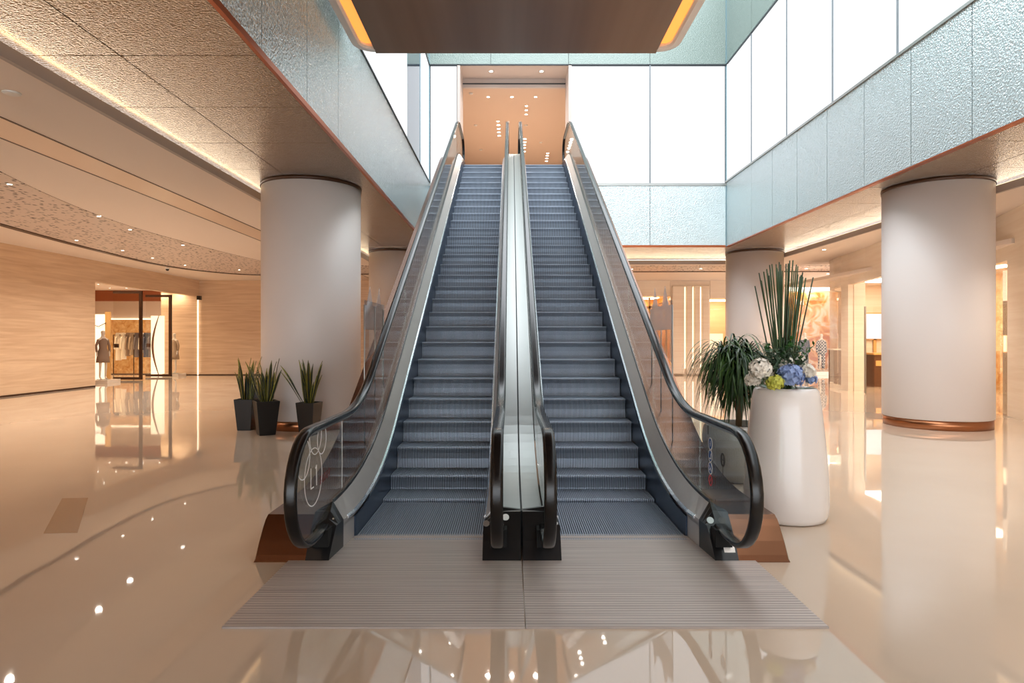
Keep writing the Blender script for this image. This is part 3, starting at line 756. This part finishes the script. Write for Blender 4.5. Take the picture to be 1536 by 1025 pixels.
# ------------------------------------------------------------------ big white planter with flowers
PX, PY = 2.50, 5.88
t = thing('white_planter', (PX, PY, 0), 'tall white glazed planter beside the right escalator', 'planter')
MB().lathe([(.30,0),(.335,.012),(.352,.05),(.362,.14),(.360,.30),(.345,.55),(.322,.80),(.300,1.0),(.288,1.10),(.275,1.155),(.255,1.18),(.235,1.178),(.225,1.15),(.22,1.05)], n=72).build('vessel', 'potwhite', t)
MB().lathe([(.0,1.12),(.222,1.12)], n=32, caps=False).build('soil', 'soil', t)
t = thing('flower_arrangement', (PX, PY, 1.12), 'hydrangea arrangement with eucalyptus and tall green stems in the white planter', 'flower arrangement')
M['stem'] = mat('green_stem', S(60,84,44), .4); M['stem2'] = mat('dark_green_stem', S(38,62,34), .4)
M['hwhite'] = mat('white_petals', S(236,228,214), .6); M['hblue'] = mat('blue_petals', S(142,162,206), .6); M['hlime'] = mat('lime_petals', S(196,196,80), .6)
M['euc'] = mat('eucalyptus_leaf', S(96,118,94), .5); M['euc2'] = mat('dark_eucalyptus_leaf', S(58,76,54), .5); M['green'] = mat('fresh_leaf', S(52,98,40), .4)
random.seed(5)
for i in range(34):
    u = (i+.5)/34*2-1; u += random.uniform(-.08, .08)
    b = Vector((-.02+u*.05, random.uniform(-.05, .05), 0)); topx = -.02+u*.22+random.uniform(-.02, .02)
    hh = 1.22 - .12*abs(u)**1.5 - random.uniform(0, .10)
    if i in (0,): topx -= .04; hh -= .03
    if i == 33: topx += .05
    tip = Vector((topx, random.uniform(-.12, .12), hh)); pts = [b.lerp(tip, k/4) for k in range(5)]
    MB().tube(pts, [.0075, .007, .0065, .006, .0055], 6).build('tall_stem', 'stem' if i % 3 else 'stem2', t)
def hydrangea(x, y, z, r, m, seed):
    random.seed(seed); s = MB()
    s.ball((x, y, z), r*.72, 10, 7, .12)
    N = int(95*(r/.08)**1)
    for i in range(N):
        zz = random.uniform(-.6, 1); a = random.uniform(0, 2*pi); q = sqrt(1-zz*zz)
        n = Vector((q*cos(a), q*sin(a), zz)); c = Vector((x, y, z))+n*r*random.uniform(.78, 1.08)
        u = n.cross(Vector((.3,.1,1))).normalized(); v = n.cross(u); pr = r*.20+.004; rot = random.uniform(0, pi)
        for k in range(4):
            e = u*cos(rot+k*pi/2)+v*sin(rot+k*pi/2); f = u*cos(rot+k*pi/2+.78)+v*sin(rot+k*pi/2+.78); g_ = u*cos(rot+k*pi/2-.78)+v*sin(rot+k*pi/2-.78)
            s.face([c, c+g_*pr*.75+n*pr*.2, c+e*pr*1.25+n*pr*.3, c+f*pr*.75+n*pr*.2])
    return s.build('hydrangea_bloom', m, t)
for (px, py, dy, r, m) in ((1141,556,-.14,.10,'hwhite'),(1130,570,-.02,.07,'hwhite'),(1186,565,-.22,.105,'hblue'),(1163,575,-.26,.07,'hlime'),(1176,549,-.05,.085,'hwhite'),(1198,546,.05,.07,'hwhite'),(1210,558,-.05,.075,'hwhite'),(1216,569,.0,.055,'hblue'),(1160,531,0,.03,'hwhite')):
    d = PY+dy; hydrangea((px-766)*d/F-PX, dy, H-(py-510)*d/F-1.12, r, m, px)
def leaf(s, p, d, up, ln, w):
    d = d.normalized(); sd = d.cross(up)
    if sd.length < .05: sd = d.cross(Vector((1,0,0)))
    sd.normalize(); n = sd.cross(d)
    a = [p, p+d*ln*.35+sd*w+n*w*.2, p+d*ln*.7+sd*w*.8+n*w*.1, p+d*ln, p+d*ln*.7-sd*w*.8+n*w*.1, p+d*ln*.35-sd*w+n*w*.2]
    s.face([a[0], a[1], a[2], a[3]]); s.face([a[0], a[3], a[4], a[5]])
random.seed(9)
for i in range(64):
    s = MB(); a = random.uniform(0, 2*pi); b = Vector((-.04+.14*cos(a)*random.random(), .12*sin(a)*random.random(), .05))
    e = Vector((random.uniform(-.34, .19), random.uniform(-.2, .2), random.uniform(.18, .47)))
    if abs(e.x) < .1: e.z += .05
    pts = [b.lerp(e, k/5)+Vector((0,0,.04*sin(k/5*pi))) for k in range(6)]
    s.tube(pts, .003, 5)
    for k in range(34):
        u = random.uniform(.3, 1); p = b.lerp(e, u)+Vector((0,0,.04*sin(u*pi)))
        leaf(s, p, Vector((random.uniform(-1,1), random.uniform(-1,1), random.uniform(-.6,1))), Vector((0,0,1)), random.uniform(.03, .05), random.uniform(.011, .017))
    s.build('eucalyptus_sprig', 'green' if e.z > .42 else ('euc' if i % 3 else 'euc2'), t)
for i in range(16):
    s = MB(); a = 2*pi*i/16+random.uniform(-.2, .2); r = .12
    b = Vector((r*cos(a), r*sin(a), .03)); d = Vector((cos(a), sin(a), random.uniform(-.1, .35)))
    leaf(s, b, d, Vector((0,0,1)), random.uniform(.14, .2), .035); s.build('broad_leaf', 'green', t)

# ------------------------------------------------------------------ dracaena tree
TX, TY = 2.62, 7.45
t = thing('dracaena_tree', (TX, TY, 0), 'bushy green tree with drooping strap leaves in a pale bowl pot behind the white planter', 'potted tree')
MB().lathe([(.22,0),(.27,.02),(.34,.15),(.39,.34),(.40,.50),(.385,.61),(.36,.65),(.33,.65),(.32,.58)], n=64).build('pot', mat('pale_grey_pot', S(190,184,176), .25), t)
MB().lathe([(0,.58),(.325,.58)], n=32, caps=False).build('soil', 'soil', t)
MB().tube([(.0,0,.55),(.0,0,.85),(-.03,.01,1.2)], [.03,.026,.02], 8).build('trunk', 'bark', t)
MB().tube([(.02,0,.6),(.06,.02,.9),(.12,.02,1.2)], [.02,.018,.014], 8).build('trunk', 'bark', t)
MB().tube([(-.02,0,.8),(-.10,-.02,1.1),(-.18,-.02,1.28)], [.016,.014,.01], 8).build('trunk', 'bark', t)
random.seed(21)
cent = [(-.03,0,1.44,220),(.12,.02,1.38,150),(-.18,-.02,1.40,180),(.0,-.12,1.28,150),(-.08,.12,1.30,120),(-.02,-.04,1.15,150)]
for gi, (cx_, cy_, cz_, N) in enumerate(cent):
    for part in range(2):
        s = MB()
        for i in range(N//2):
            a = random.uniform(0, 2*pi); el = random.uniform(-.3, 1.2); ln = random.uniform(.42, .72); w = random.uniform(.007, .011)
            p = Vector((cx_, cy_, cz_+random.uniform(-.12, .08))); d = Vector((cos(a)*cos(el), sin(a)*cos(el), sin(el)))
            sd = Vector((-sin(a), cos(a), 0)); prev = None; K = 9
            for k in range(K+1):
                ww = w*(1-(k/K)**3)+.0006
                pair = (p-sd*ww, p+sd*ww)
                if prev: s.face([prev[0], prev[1], pair[1], pair[0]], True)
                prev = pair; p = p+d*ln/K; d = (d+Vector((0,0,-.36))).normalized()
        s.build('leaf_cluster', 'drac' if part == 0 or gi % 2 else 'drac2', t)

# ------------------------------------------------------------------ people-like mannequins
def mannequin(x, y, z0, h, rz, label, dressm, kind='dress', base=True):
    t = thing('mannequin', (x, y, z0), label, 'mannequin', rz=rz)
    k = h/1.85; sk = bpy.data.meshes.new('body')
    V = [(0,0,.98),(0,0,1.15),(0,0,1.34),(0,0,1.50),(0,0,1.60),(0,-.01,1.70),(0,0,1.80),
         (.16,0,1.45),(.22,.02,1.20),(.20,-.04,.95),(.20,-.06,.84),(-.16,0,1.45),(-.21,.02,1.20),(-.22,-.03,.95),(-.22,-.05,.84),
         (.09,0,.90),(.09,-.02,.50),(.08,.0,.09),(.08,-.12,.03),(-.09,0,.90),(-.12,-.08,.50),(-.13,-.05,.09),(-.13,-.18,.03)]
    E = [(0,1),(1,2),(2,3),(3,4),(4,5),(5,6),(3,7),(7,8),(8,9),(9,10),(3,11),(11,12),(12,13),(13,14),(0,15),(15,16),(16,17),(17,18),(0,19),(19,20),(20,21),(21,22)]
    R = [.12,.10,.12,.09,.045,.085,.07,.05,.038,.028,.03,.05,.038,.028,.03,.08,.052,.035,.03,.08,.052,.035,.03]
    sk.from_pydata([(a*k,b*k,c*k) for a,b,c in V], E, [])
    o = bpy.data.objects.new('body', sk); COL.objects.link(o); o.parent = t; sk.materials.append(M['mannequin'])
    sm = o.modifiers.new('skin', 'SKIN')
    for i, r in enumerate(R):
        sk.skin_vertices[0].data[i].radius = (r*k*(1.0), r*k*.8)
    sk.skin_vertices[0].data[0].use_root = True
    su = o.modifiers.new('sub', 'SUBSURF'); su.levels = 2; su.render_levels = 2
    if kind == 'dress':
        prof = [(.23,.62),(.21,.80),(.18,1.0),(.13,1.14),(.14,1.30),(.15,1.42),(.11,1.49),(.055,1.52)]
        MB().lathe([(r*k, z*k) for r, z in prof], n=24, sy=.75).build('dress', dressm, t)
        for s in (-1, 1): MB().tube([(s*.15*k,0,1.46*k),(s*.22*k,.02,1.22*k),(s*.215*k,-.02,1.0*k)], [.05,.043,.038], 10).build('sleeve', dressm, t)
    elif kind == 'coat':
        MB().lathe([(r*k, z*k) for r, z in [(.19,.80),(.18,1.0),(.15,1.2),(.165,1.40),(.12,1.49),(.06,1.53)]], n=24, sy=.75).build('jacket', dressm, t)
        for s in (-1, 1): MB().tube([(s*.16*k,0,1.45*k),(s*.23*k,.02,1.2*k),(s*.225*k,-.03,.9*k)], [.07,.06,.055], 10).build('sleeve', dressm, t)
        for s in (-1, 1): MB().tube([(s*.09*k,0,.8*k),(s*.1*k,-.02,.5*k),(s*.1*k,0,.12*k)], [.09,.08,.07], 10).build('trouser_leg', dressm, t)
    if base: MB().lathe([(.2,-.02 if False else 0),(.2,.015)], n=24).build('stand', 'steel', t)
    return t
M['fab_taupe'] = mat('taupe_cloth', S(150,124,104), .8); M['fab_tan'] = mat('tan_cloth', S(176,150,124), .8)
M['fab_dark'] = mat('dark_cloth', S(74,58,52), .8); M['fab_cream'] = mat('cream_cloth', S(238,220,196), .8)
M['fab_grey'] = mat('grey_cloth', S(112,100,98), .8); M['fab_navy'] = mat('slate_cloth', S(84,82,92), .8)
m = M['fab_check'] = mat('check_cloth', S(120,100,90), .8)
ck = nd(m, 'ShaderNodeTexChecker', Scale=14.0); ck.inputs['Color1'].default_value = S(70,56,50); ck.inputs['Color2'].default_value = S(214,200,186)
lk(m, coords(m), ck.inputs['Vector']); lk(m, ck.outputs[0], bsdf(m).inputs['Base Color'])

# ------------------------------------------------------------------ left shop
struct(MB().box(-22, WL-.25, 19, 33, 3.95, 4.05).build('ceiling', 'plaster'))
struct(MB().box(-22, -15.95, 32, 32.1, 0, 4).build('wall_back', 'goldstone'))
struct(MB().box(-22.1, -22, 19, 32, 0, 4).build('wall_left', 'gold'))
struct(MB().box(-22, WL-.25, 19, 19.1, 0, 4).build('wall_front', 'gold'))
struct(MB().box(-22, -15.95, 31.8, 32, 2.62, 3.95).build('wall_back', 'plaster'))
tag(MB().box(-21.5, -16.1, 31.74, 31.80, 2.60, 2.66).build('light_strip', 'ledwarm'), 'horizontal glowing strip above the honey stone at the back of the left shop', 'light')
tag(MB().box(-21.5, -15.96, 30.6, 30.9, 3.45, 3.94).build('bulkhead', mat('rust_bulkhead', S(150,84,50), .5)), 'rust coloured beam under the ceiling of the left shop', 'bulkhead')
for i in range(7):
    for j in range(3):
        downlight(-19.6+.75*i, 25.2+2.0*j, 3.95, 'tiny spotlight in the ceiling of the left clothes shop', 'spotlights in the left shop ceiling', .035, 60, col=(1,.84,.62))
def glass_door(x0, x1, y, label, hx=None):
    t = thing('glass_door', ((x0+x1)/2, y, 0), label, 'door'); w2 = (x1-x0)/2
    MB().box(-w2, w2, -.006, .006, .08, 3.5).build('pane', 'shopglass', t)
    MB().box(-w2, w2, -.03, .03, 3.46, 3.56).build('top_rail', 'darkframe', t)
    MB().box(-w2, w2, -.03, .03, .02, .12).build('bottom_rail', 'darkframe', t)
    MB().box(w2-.11, w2, -.04, .04, .02, 3.56).build('stile', 'darkframe', t)
    MB().box(-w2+.05, -w2+.2, -.04, .04, 1.3, 1.45).build('lock_plate', 'darkframe', t)
glass_door(-15.85, -14.70, 25.8, 'left open glass door leaf with dark frame at the clothes shop')
glass_door(-15.80, -14.68, 28.0, 'right open glass door leaf with dark frame at the clothes shop')
t = mannequin(-15.32, 24.3, .12, 1.9, radians(55), 'mannequin in taupe belted dress at the left of the shop doorway', 'fab_taupe')
tag(MB().box(-15.75, -14.9, 23.9, 24.7, 0, .12).build('plinth', 'stone'), 'low pale plinth under the left shop mannequin', 'plinth')
t = mannequin(-14.95, 28.75, .12, 1.85, radians(-20), 'mannequin in tan dress at the right end of the shop doorway', 'fab_tan')
tag(MB().box(-15.3, -14.6, 28.4, 29.1, 0, .12).build('plinth', 'stone'), 'low pale plinth under the right shop mannequin', 'plinth')
t = thing('clothes_rack', (-17.6, 30.2, 0), 'dark metal clothes rack inside the left shop', 'clothes rack')
for x in (-.95, 0, .95): MB().box(x-.015, x+.015, -.015, .015, 0, 1.85).build('post', 'darkframe', t)
MB().box(-.95, .95, -.015, .015, 1.82, 1.85).build('rail', 'darkframe', t)
MB().box(-1.0, 1.0, -.2, .2, 0, .03).build('base', 'darkframe', t)
def garment(x, m, ln, w, label, yaw=0):
    t = thing('hanging_garment', (x, 30.2, 1.80), label, 'garment', rz=yaw)
    MB().tube([(0,0,.03),(0,0,-.05)], .006, 6).build('hanger', 'darkframe', t)
    P = [(-w*.2,-.03),(-w*.55,-.09),(-w*.75,-.62),(-w*.55,-.66),(-w*.42,-.25),(-w*.5,-ln),(w*.5,-ln),(w*.42,-.25),(w*.55,-.66),(w*.75,-.62),(w*.55,-.09),(w*.2,-.03),(0,-.07)]
    MB().prism_y(P, -.05, .05).build('body', m, t, bevel=.02)
G = [(-.72,'fab_cream',1.15,.26,'cream long coat hanging at the left end of the rack'),(-.48,'fab_cream',1.1,.22,'cream coat hanging second from the left of the rack'),
     (-.27,'fab_taupe',.95,.18,'taupe jacket hanging third from the left of the rack'),(-.06,'fab_tan',.9,.26,'tan jacket hanging left of the rack middle'),
     (.16,'fab_grey',1.0,.24,'grey coat hanging right of the rack middle'),(.38,'fab_cream',.8,.22,'short cream top hanging between grey coats on the rack'),
     (.58,'fab_navy',1.0,.24,'slate coat hanging second from the right of the rack'),(.80,'fab_grey',1.0,.22,'grey coat hanging at the right end of the rack')]
for x, m_, ln, w_, lab in G: garment(-17.6+x, m_, ln, w_, lab, radians(58))
t = thing('display_plinth', (-16.26, 30.4, 0), 'rust plinth right of the clothes rack carrying a handbag', 'plinth')
MB().box(-.28, .28, -.2, .2, 0, .85).build('body', mat('rust_plinth', S(176,104,66), .5), t)
t = thing('handbag', (-16.26, 30.3, .85), 'brown leather handbag on the rust plinth in the left shop', 'handbag')
MB().prism_y([(-.18,0),(.18,0),(.14,.26),(-.14,.26)], -.07, .07).build('body', 'bag', t, bevel=.02)
MB().tube([(.10*cos(a),0,.26+.14*sin(a)) for a in [pi*k/10 for k in range(11)]], .01, 6).build('handle', 'bag', t)
t = thing('arched_display', (-15.95, 29.2, 0), 'tall white panel with a dark curved edge behind the right door leaf', 'display panel')
MB().box(-.35, .25, .1, .14, 0, 2.7).build('panel', 'creamglow', t)
arc = [(-.30+.32*(1-sin(pi*k/16))*1.0, 2.7*k/16) for k in range(17)]
MB().prism_y([(x+.0, z) for x, z in arc]+[(x+.07*sin(pi*i/16)+.01, z) for i, (x, z) in reversed(list(enumerate(arc)))], .05, .09).build('curved_edge', 'walnut', t)
t = thing('decorative_screen', (-16.75, 26.3, 0), 'white panel with golden frame and dark twig lines behind the left mannequin', 'screen')
MB().box(-.7, .25, .02, .06, 0, 2.65).build('board', 'creamglow', t)
MB().box(.25, .45, 0, .08, 0, 2.75).build('frame', 'gold', t)
for pts in ([(-.6,-.02,2.1),(-.3,-.02,2.25),(.0,-.02,2.15),(.3,-.02,2.3)],[(-.3,-.02,2.25),(-.2,-.02,2.6)],[(-.7,-.02,1.6),(-.3,-.02,1.3),(-.2,-.02,1.0)],[(-.7,-.02,.7),(-.3,-.02,.1)]):
    MB().tube(pts, .015, 6).build('twig', 'darkframe', t)

# ------------------------------------------------------------------ far wall, right part
# piers and pilasters
def P2X(px, d): return (px-766)*d/F
for (a_, b_, z_, y_) in ((3.2, 5.4, 0, 0), (5.4, P2X(1006,YW)-.01, 3.6, 0), (P2X(1065,YW)+.01, P2X(1090,YW), 3.5, 0), (P2X(1090,YW), P2X(1183,YW), 0, 0), (P2X(1183,YW), 16.2, 4.08, 0), (16.2, 17, 0, 0)):
    struct(MB().box(a_, b_, YW, YW+.2, z_, ZC-.005).build('wall_back', 'stone'))
t = thing('fluted_pilaster', ((P2X(1006,YW)+P2X(1065,YW))/2, YW, 0), 'cream pilaster with glowing vertical slots between the escalators and the far column', 'pilaster')
x0, x1 = P2X(1006,YW), P2X(1065,YW); mx_ = (x0+x1)/2
MB().box(x0-mx_, x1-mx_, .02, .2, 0, ZC-.01).build('core', 'stone', t)
sl = [P2X(p,YW)-mx_ for p in (1027.5,1039.5,1051)]
ed = [x0-mx_]+sl+[x1-mx_]
for a, b in zip(ed[:-1], ed[1:]): MB().box(a+.05, b-.05, -.12, .02, .05, ZC-.25).build('fin', 'stone', t, bevel=.03)
for s_ in sl: MB().box(s_-.02, s_+.02, -.0, .02, .3, ZC-.3).build('light_slot', 'ledwarm', t)
def fill_panel(x, y, z, sx, sy, es, col, label):  # glowing panel added to light a shop interior, its fixture is made up
    tag(MB().box(x-sx/2, x+sx/2, y-sy/2, y+sy/2, z-.03, z).build('added_ceiling_light', mat('added_luminous_ceiling', S(200,200,200), .5, emit=(*col, 1), es=es)), label, 'light')
def shop_box(name, x0, x1, y0, y1, z1, back, label=None, e=60, col=(1,.74,.45)):
    struct(MB().box(x0, x1, y1, y1+.1, 0, z1).build('wall_back', back))
    struct(MB().box(x0-.1, x0, y0, y1, 0, z1).build('wall_left', 'gold')); struct(MB().box(x1, x1+.1, y0, y1, 0, z1).build('wall_right', 'gold'))
    struct(MB().box(x0, x1, y0, y1, z1, z1+.1).build('ceiling', 'plaster'))
    sx, sy = min(1.6, x1-x0-.3), (y1-y0)*.5
    fill_panel((x0+x1)/2, (y0+y1)/2, z1, sx, sy, e/(pi*sx*sy), col, label)
shop_box('a', 5.0, P2X(1006,YW), YW+.2, 32, 3.6, 'goldstone', 'added luminous ceiling panel inside the shop right of the escalators', e=75)
t = thing('shopfront_glass', (6.4, YW+.1, 0), 'glazed shopfront with pale frame right of the escalators', 'shop window')
MB().box(-1.0, .75, -.006, .006, .1, 3.5).build('pane', 'shopglass', t)
for x in (-.05, .72): MB().box(x-.04, x+.04, -.05, .05, 0, 3.55).build('frame', 'gold', t)
MB().box(-1, .75, -.05, .05, 3.05, 3.15).build('transom', 'gold', t)
shop_box('b', P2X(1065,YW), P2X(1092,YW)+1, YW+.2, 32, 3.5, 'stone', 'added luminous ceiling panel inside the narrow window by the far right column', e=45)
t = thing('shop_window', (P2X(1078,YW), YW+.1, 0), 'narrow bright shop window left of the far right column', 'shop window')
MB().box(-.36, .36, -.006, .006, 0, 3.5).build('pane', 'shopglass', t)
MB().box(-.36, .36, -.03, .03, 0, .12).build('sill', 'stone', t)
MB().box(-.36, .36, .4, .45, .1, 1.9).build('white_screen', 'creamglow', t)
# display window with golden art
shop_box('c', P2X(1183,YW), 16.2, YW+.2, 32.2, 4.2, 'plaster', 'added luminous ceiling panel above the mannequins of the far right window', e=110, col=(1,.82,.62))
tag(MB().box(P2X(1183,YW)+.02, 16.1, 31.8, 31.86, .15, 3.95).build('art_panel', 'art'), 'golden textured artwork at the back of the far right display window', 'artwork')
tag(MB().box(P2X(1183,YW)+.05, 16.1, 29.8, 31.6, 4.0, 4.06).build('light_box', mat('lightbox', (1,1,1,1), .4, emit=(1,.93,.84,1), es=2.2)), 'bright ceiling strip inside the far right display window', 'light')
t = thing('display_window', (13.8, YW+.1, 0), 'large glazed display window on the far right with three dressed mannequins', 'shop window')
MB().box(P2X(1183,YW)-13.8, 16.2-13.8, -.006, .006, .15, 4.06).build('pane', 'shopglass', t)
MB().box(P2X(1183,YW)-13.8, 16.2-13.8, -.1, .1, 0, .15).build('sill', 'stone', t)
tag(MB().box(P2X(1183,YW)+.02, 16.15, 29.72, 31.78, 0, .15).build('display_platform', 'stone'), 'low cream platform inside the far right display window', 'platform')
for px, m_, kd, lab, hh in ((1192,'fab_check','dress','left mannequin in a patterned dress in the far right window',1.75),(1207,'fab_dark','coat','middle mannequin in a dark brown suit in the far right window',1.85),(1232,'fab_check','coat','right mannequin in checked jacket in the far right window',1.80)):
    mannequin(P2X(px, 31.1 if px < 1200 else 30.4), 31.1 if px < 1200 else 30.4, .15, hh, radians(10), lab, m_, kd)
# lettering above the display (raised white letters, partly seen)
def text_obj(txt, size, loc, rot, m, depth=.01):
    cu = bpy.data.curves.new('letter', 'FONT'); cu.body = txt; cu.size = size; cu.extrude = depth
    o = bpy.data.objects.new('shop_sign', cu); COL.objects.link(o); o.location = loc; o.rotation_euler = rot; cu.materials.append(M[m]); return o
so = text_obj('bd', .42, (P2X(1194,31.7), 31.77, 3.32), (pi/2,0,0), 'white_decal')
me = bpy.data.meshes.new_from_object(so); ms = bpy.data.objects.new('shop_sign', me); ms.matrix_world = Matrix.Translation(so.location) @ Matrix.Rotation(pi/2, 4, 'X')
bpy.data.objects.remove(so); ms.name = 'shop_sign'; COL.objects.link(ms)
tag(ms, 'white letters on the golden artwork in the far right display window', 'sign')

# ------------------------------------------------------------------ right stone shopfront
def wall_poly(pts, z0, z1, m, nm, th=.15, kind=True):
    s = MB(); L = []
    for i, p in enumerate(pts):
        q = pts[min(i+1, len(pts)-1)]; r_ = pts[max(i-1, 0)]
        dx, dy = q[0]-r_[0], q[1]-r_[1]; l = sqrt(dx*dx+dy*dy); nx, ny = -dy/l*th, dx/l*th
        L.append([(p[0],p[1],z0),(p[0],p[1],z1),(p[0]+nx,p[1]+ny,z1),(p[0]+nx,p[1]+ny,z0)])
    s.loops(L); return recalc(s.build(nm, m)) 
def lerp2(a, b, u): return (a[0]+(b[0]-a[0])*u, a[1]+(b[1]-a[1])*u)
corner = [(14.9, 23.9), (13.2, 23.8), (12.0, 23.5), (11.3, 22.9), (10.95, 22.2), (10.83, 21.7)]
c2 = [(10.83, 21.7), (10.74, 21.2), (10.68, 20.9)]; c3 = [(10.68, 20.9), (10.62, 20.35)]; c4 = [(10.62, 20.35), (10.42, 19.0), (10.05, 17.2)]
cB = [(10.9, 14.7), (10.52, 13.7)]; cB2 = [(10.52, 13.7), (10.19, 12.84), (9.9, 11.8), (9.8, 10), (9.8, -14)]
hd = corner + c2[1:] + c3[1:] + c4[1:]
# thickness is to the right of travel direction so shift sign
struct(wall_poly(hd+[(10.9, 14.7)], 3.35, ZC, 'stone', 'wall_right', .15))
struct(wall_poly(c3, 0, 3.35, 'stone', 'wall_right', .15))
struct(wall_poly(cB, 3.30, ZC, 'stone', 'wall_right', .15))
struct(wall_poly(cB2, 0, ZC, 'stone', 'wall_right', .15))
struct(wall_poly([(p[0]-.0, p[1]) for p in [(14.9,23.9),(13.2,23.8)]], 0, 3.35, 'stone', 'wall_right', .15))
t = thing('curved_shop_window', (10.9, 22, 0), 'curved glass corner window of the right stone shopfront', 'shop window')
def rel(o, t): o.parent = t; o.location = (-t.location[0], -t.location[1], 0)
rel(wall_poly(corner[1:]+c2[1:], .12, 3.35, 'shopglass', 'pane', .012), t); rel(wall_poly(corner[1:]+c2[1:], 0, .12, 'stone', 'sill', .12), t)
t = thing('counter', (11.62, 22.9, 0), 'dark counter behind the curved corner glass on the right', 'counter')
MB().box(-.27, .27, -.2, .2, 0, 1.25).build('body', 'walnut', t, bevel=.02); MB().box(-.29, .29, -.22, .22, 1.25, 1.29).build('top', 'trimwhite', t)
# interior of the right shop
struct(MB().box(10.3, 17, 13.3, 24.5, 3.6, 3.7).build('ceiling', 'plaster')); struct(MB().box(14.6, 14.7, 11, 26, 0, 3.6).build('wall_right', 'goldstone'))
struct(MB().box(12.15, 14.6, 23.6, 23.7, 0, 3.6).build('wall_back', 'stone')); struct(MB().box(10.6, 14.6, 12.9, 13.0, 0, 3.6).build('wall_front', 'gold'))
fill_panel(12.7, 19.6, 3.6, 1.4, 5, 11, (1,.85,.66), 'large added luminous ceiling panel inside the right stone shop')
fill_panel(12.6, 14.7, 3.6, 1.2, 1.6, 12, (1,.84,.64), 'added luminous ceiling panel above the cabinet right of the large right column')
tag(MB().box(10.80, 11.16, 20.35, 20.5, 0, 3.5).build('partition', 'stone'), 'cream partition inside the right shop doorway', 'partition')
t = thing('glass_door', (10.36, 18.7, 0), 'open glass door with slim steel edge in the right stone shopfront', 'door')
MB().box(.15, 1.1, .5, .512, .02, 2.6).build('pane', 'shopglass', t); MB().box(.15, .19, .48, .53, .02, 2.6).build('stile', 'steel', t)
t = thing('display_counter', (12.75, 22.4, 0), 'dark wooden jewellery counter inside the right shop', 'counter')
MB().box(-.35, .4, -.35, .35, 0, 1.1).build('body', 'walnut', t); MB().box(-.4, .45, -.4, .4, 1.1, 1.16).build('top', 'gold', t); MB().box(-.3,.35,-.36,-.34,.72,.9).build('drawer_front', 'gold', t)
t = thing('wall_screen', (13.5, 23.45, 0), 'pale blue lit screen on the wall inside the right shop', 'screen')
MB().box(-1.1, .6, 0, .06, 1.65, 2.55).build('panel', mat('pale_blue_screen', S(200,214,236), .4, emit=(.78,.86,1,1), es=.6), t); MB().box(-1.15, .65, .06, .1, 1.6, 2.6).build('frame', 'gold', t); MB().box(-.3,-.2,.06,.12,0,1.65).build('post','gold',t)
t = thing('display_cabinet', (12.3, 14.25, 0), 'dark cabinet with lit glass case seen right of the large right column', 'cabinet')
MB().box(-1.0, .9, .15, .6, 0, 1.32).build('base', 'walnut', t); MB().box(-1.0, .9, .5, .6, 1.72, 2.5).build('back', 'walnut', t)
MB().box(-1.0, .9, .15, .6, 1.34, 1.70).build('glass_case', 'shopglass', t); MB().box(-1, .9, .5, .58, 1.34, 1.7).build('case_light', 'creamglow', t); MB().box(-1.0, .9, .5, .6, 2.5, 3.2).build('upper_panel', 'creamglow', t)
MB().box(.2, .3, .45, .62, 1.72, 3.2).build('divider', 'walnut', t)
t = thing('shop_entrance_glass', (10.7, 14.2, 0), 'narrow glass entrance with a white bar handle right of the large right column', 'glass door')
rel(wall_poly([(10.9,14.7),(10.52,13.7)], .02, 3.3, 'shopglass', 'pane', .012), t)
o = MB().tube([(.03,.33,.86),(-.02,.33,.86),(-.02,.33,1.82),(.03,.33,1.82)], .018, 8).build('handle', 'bright', t)
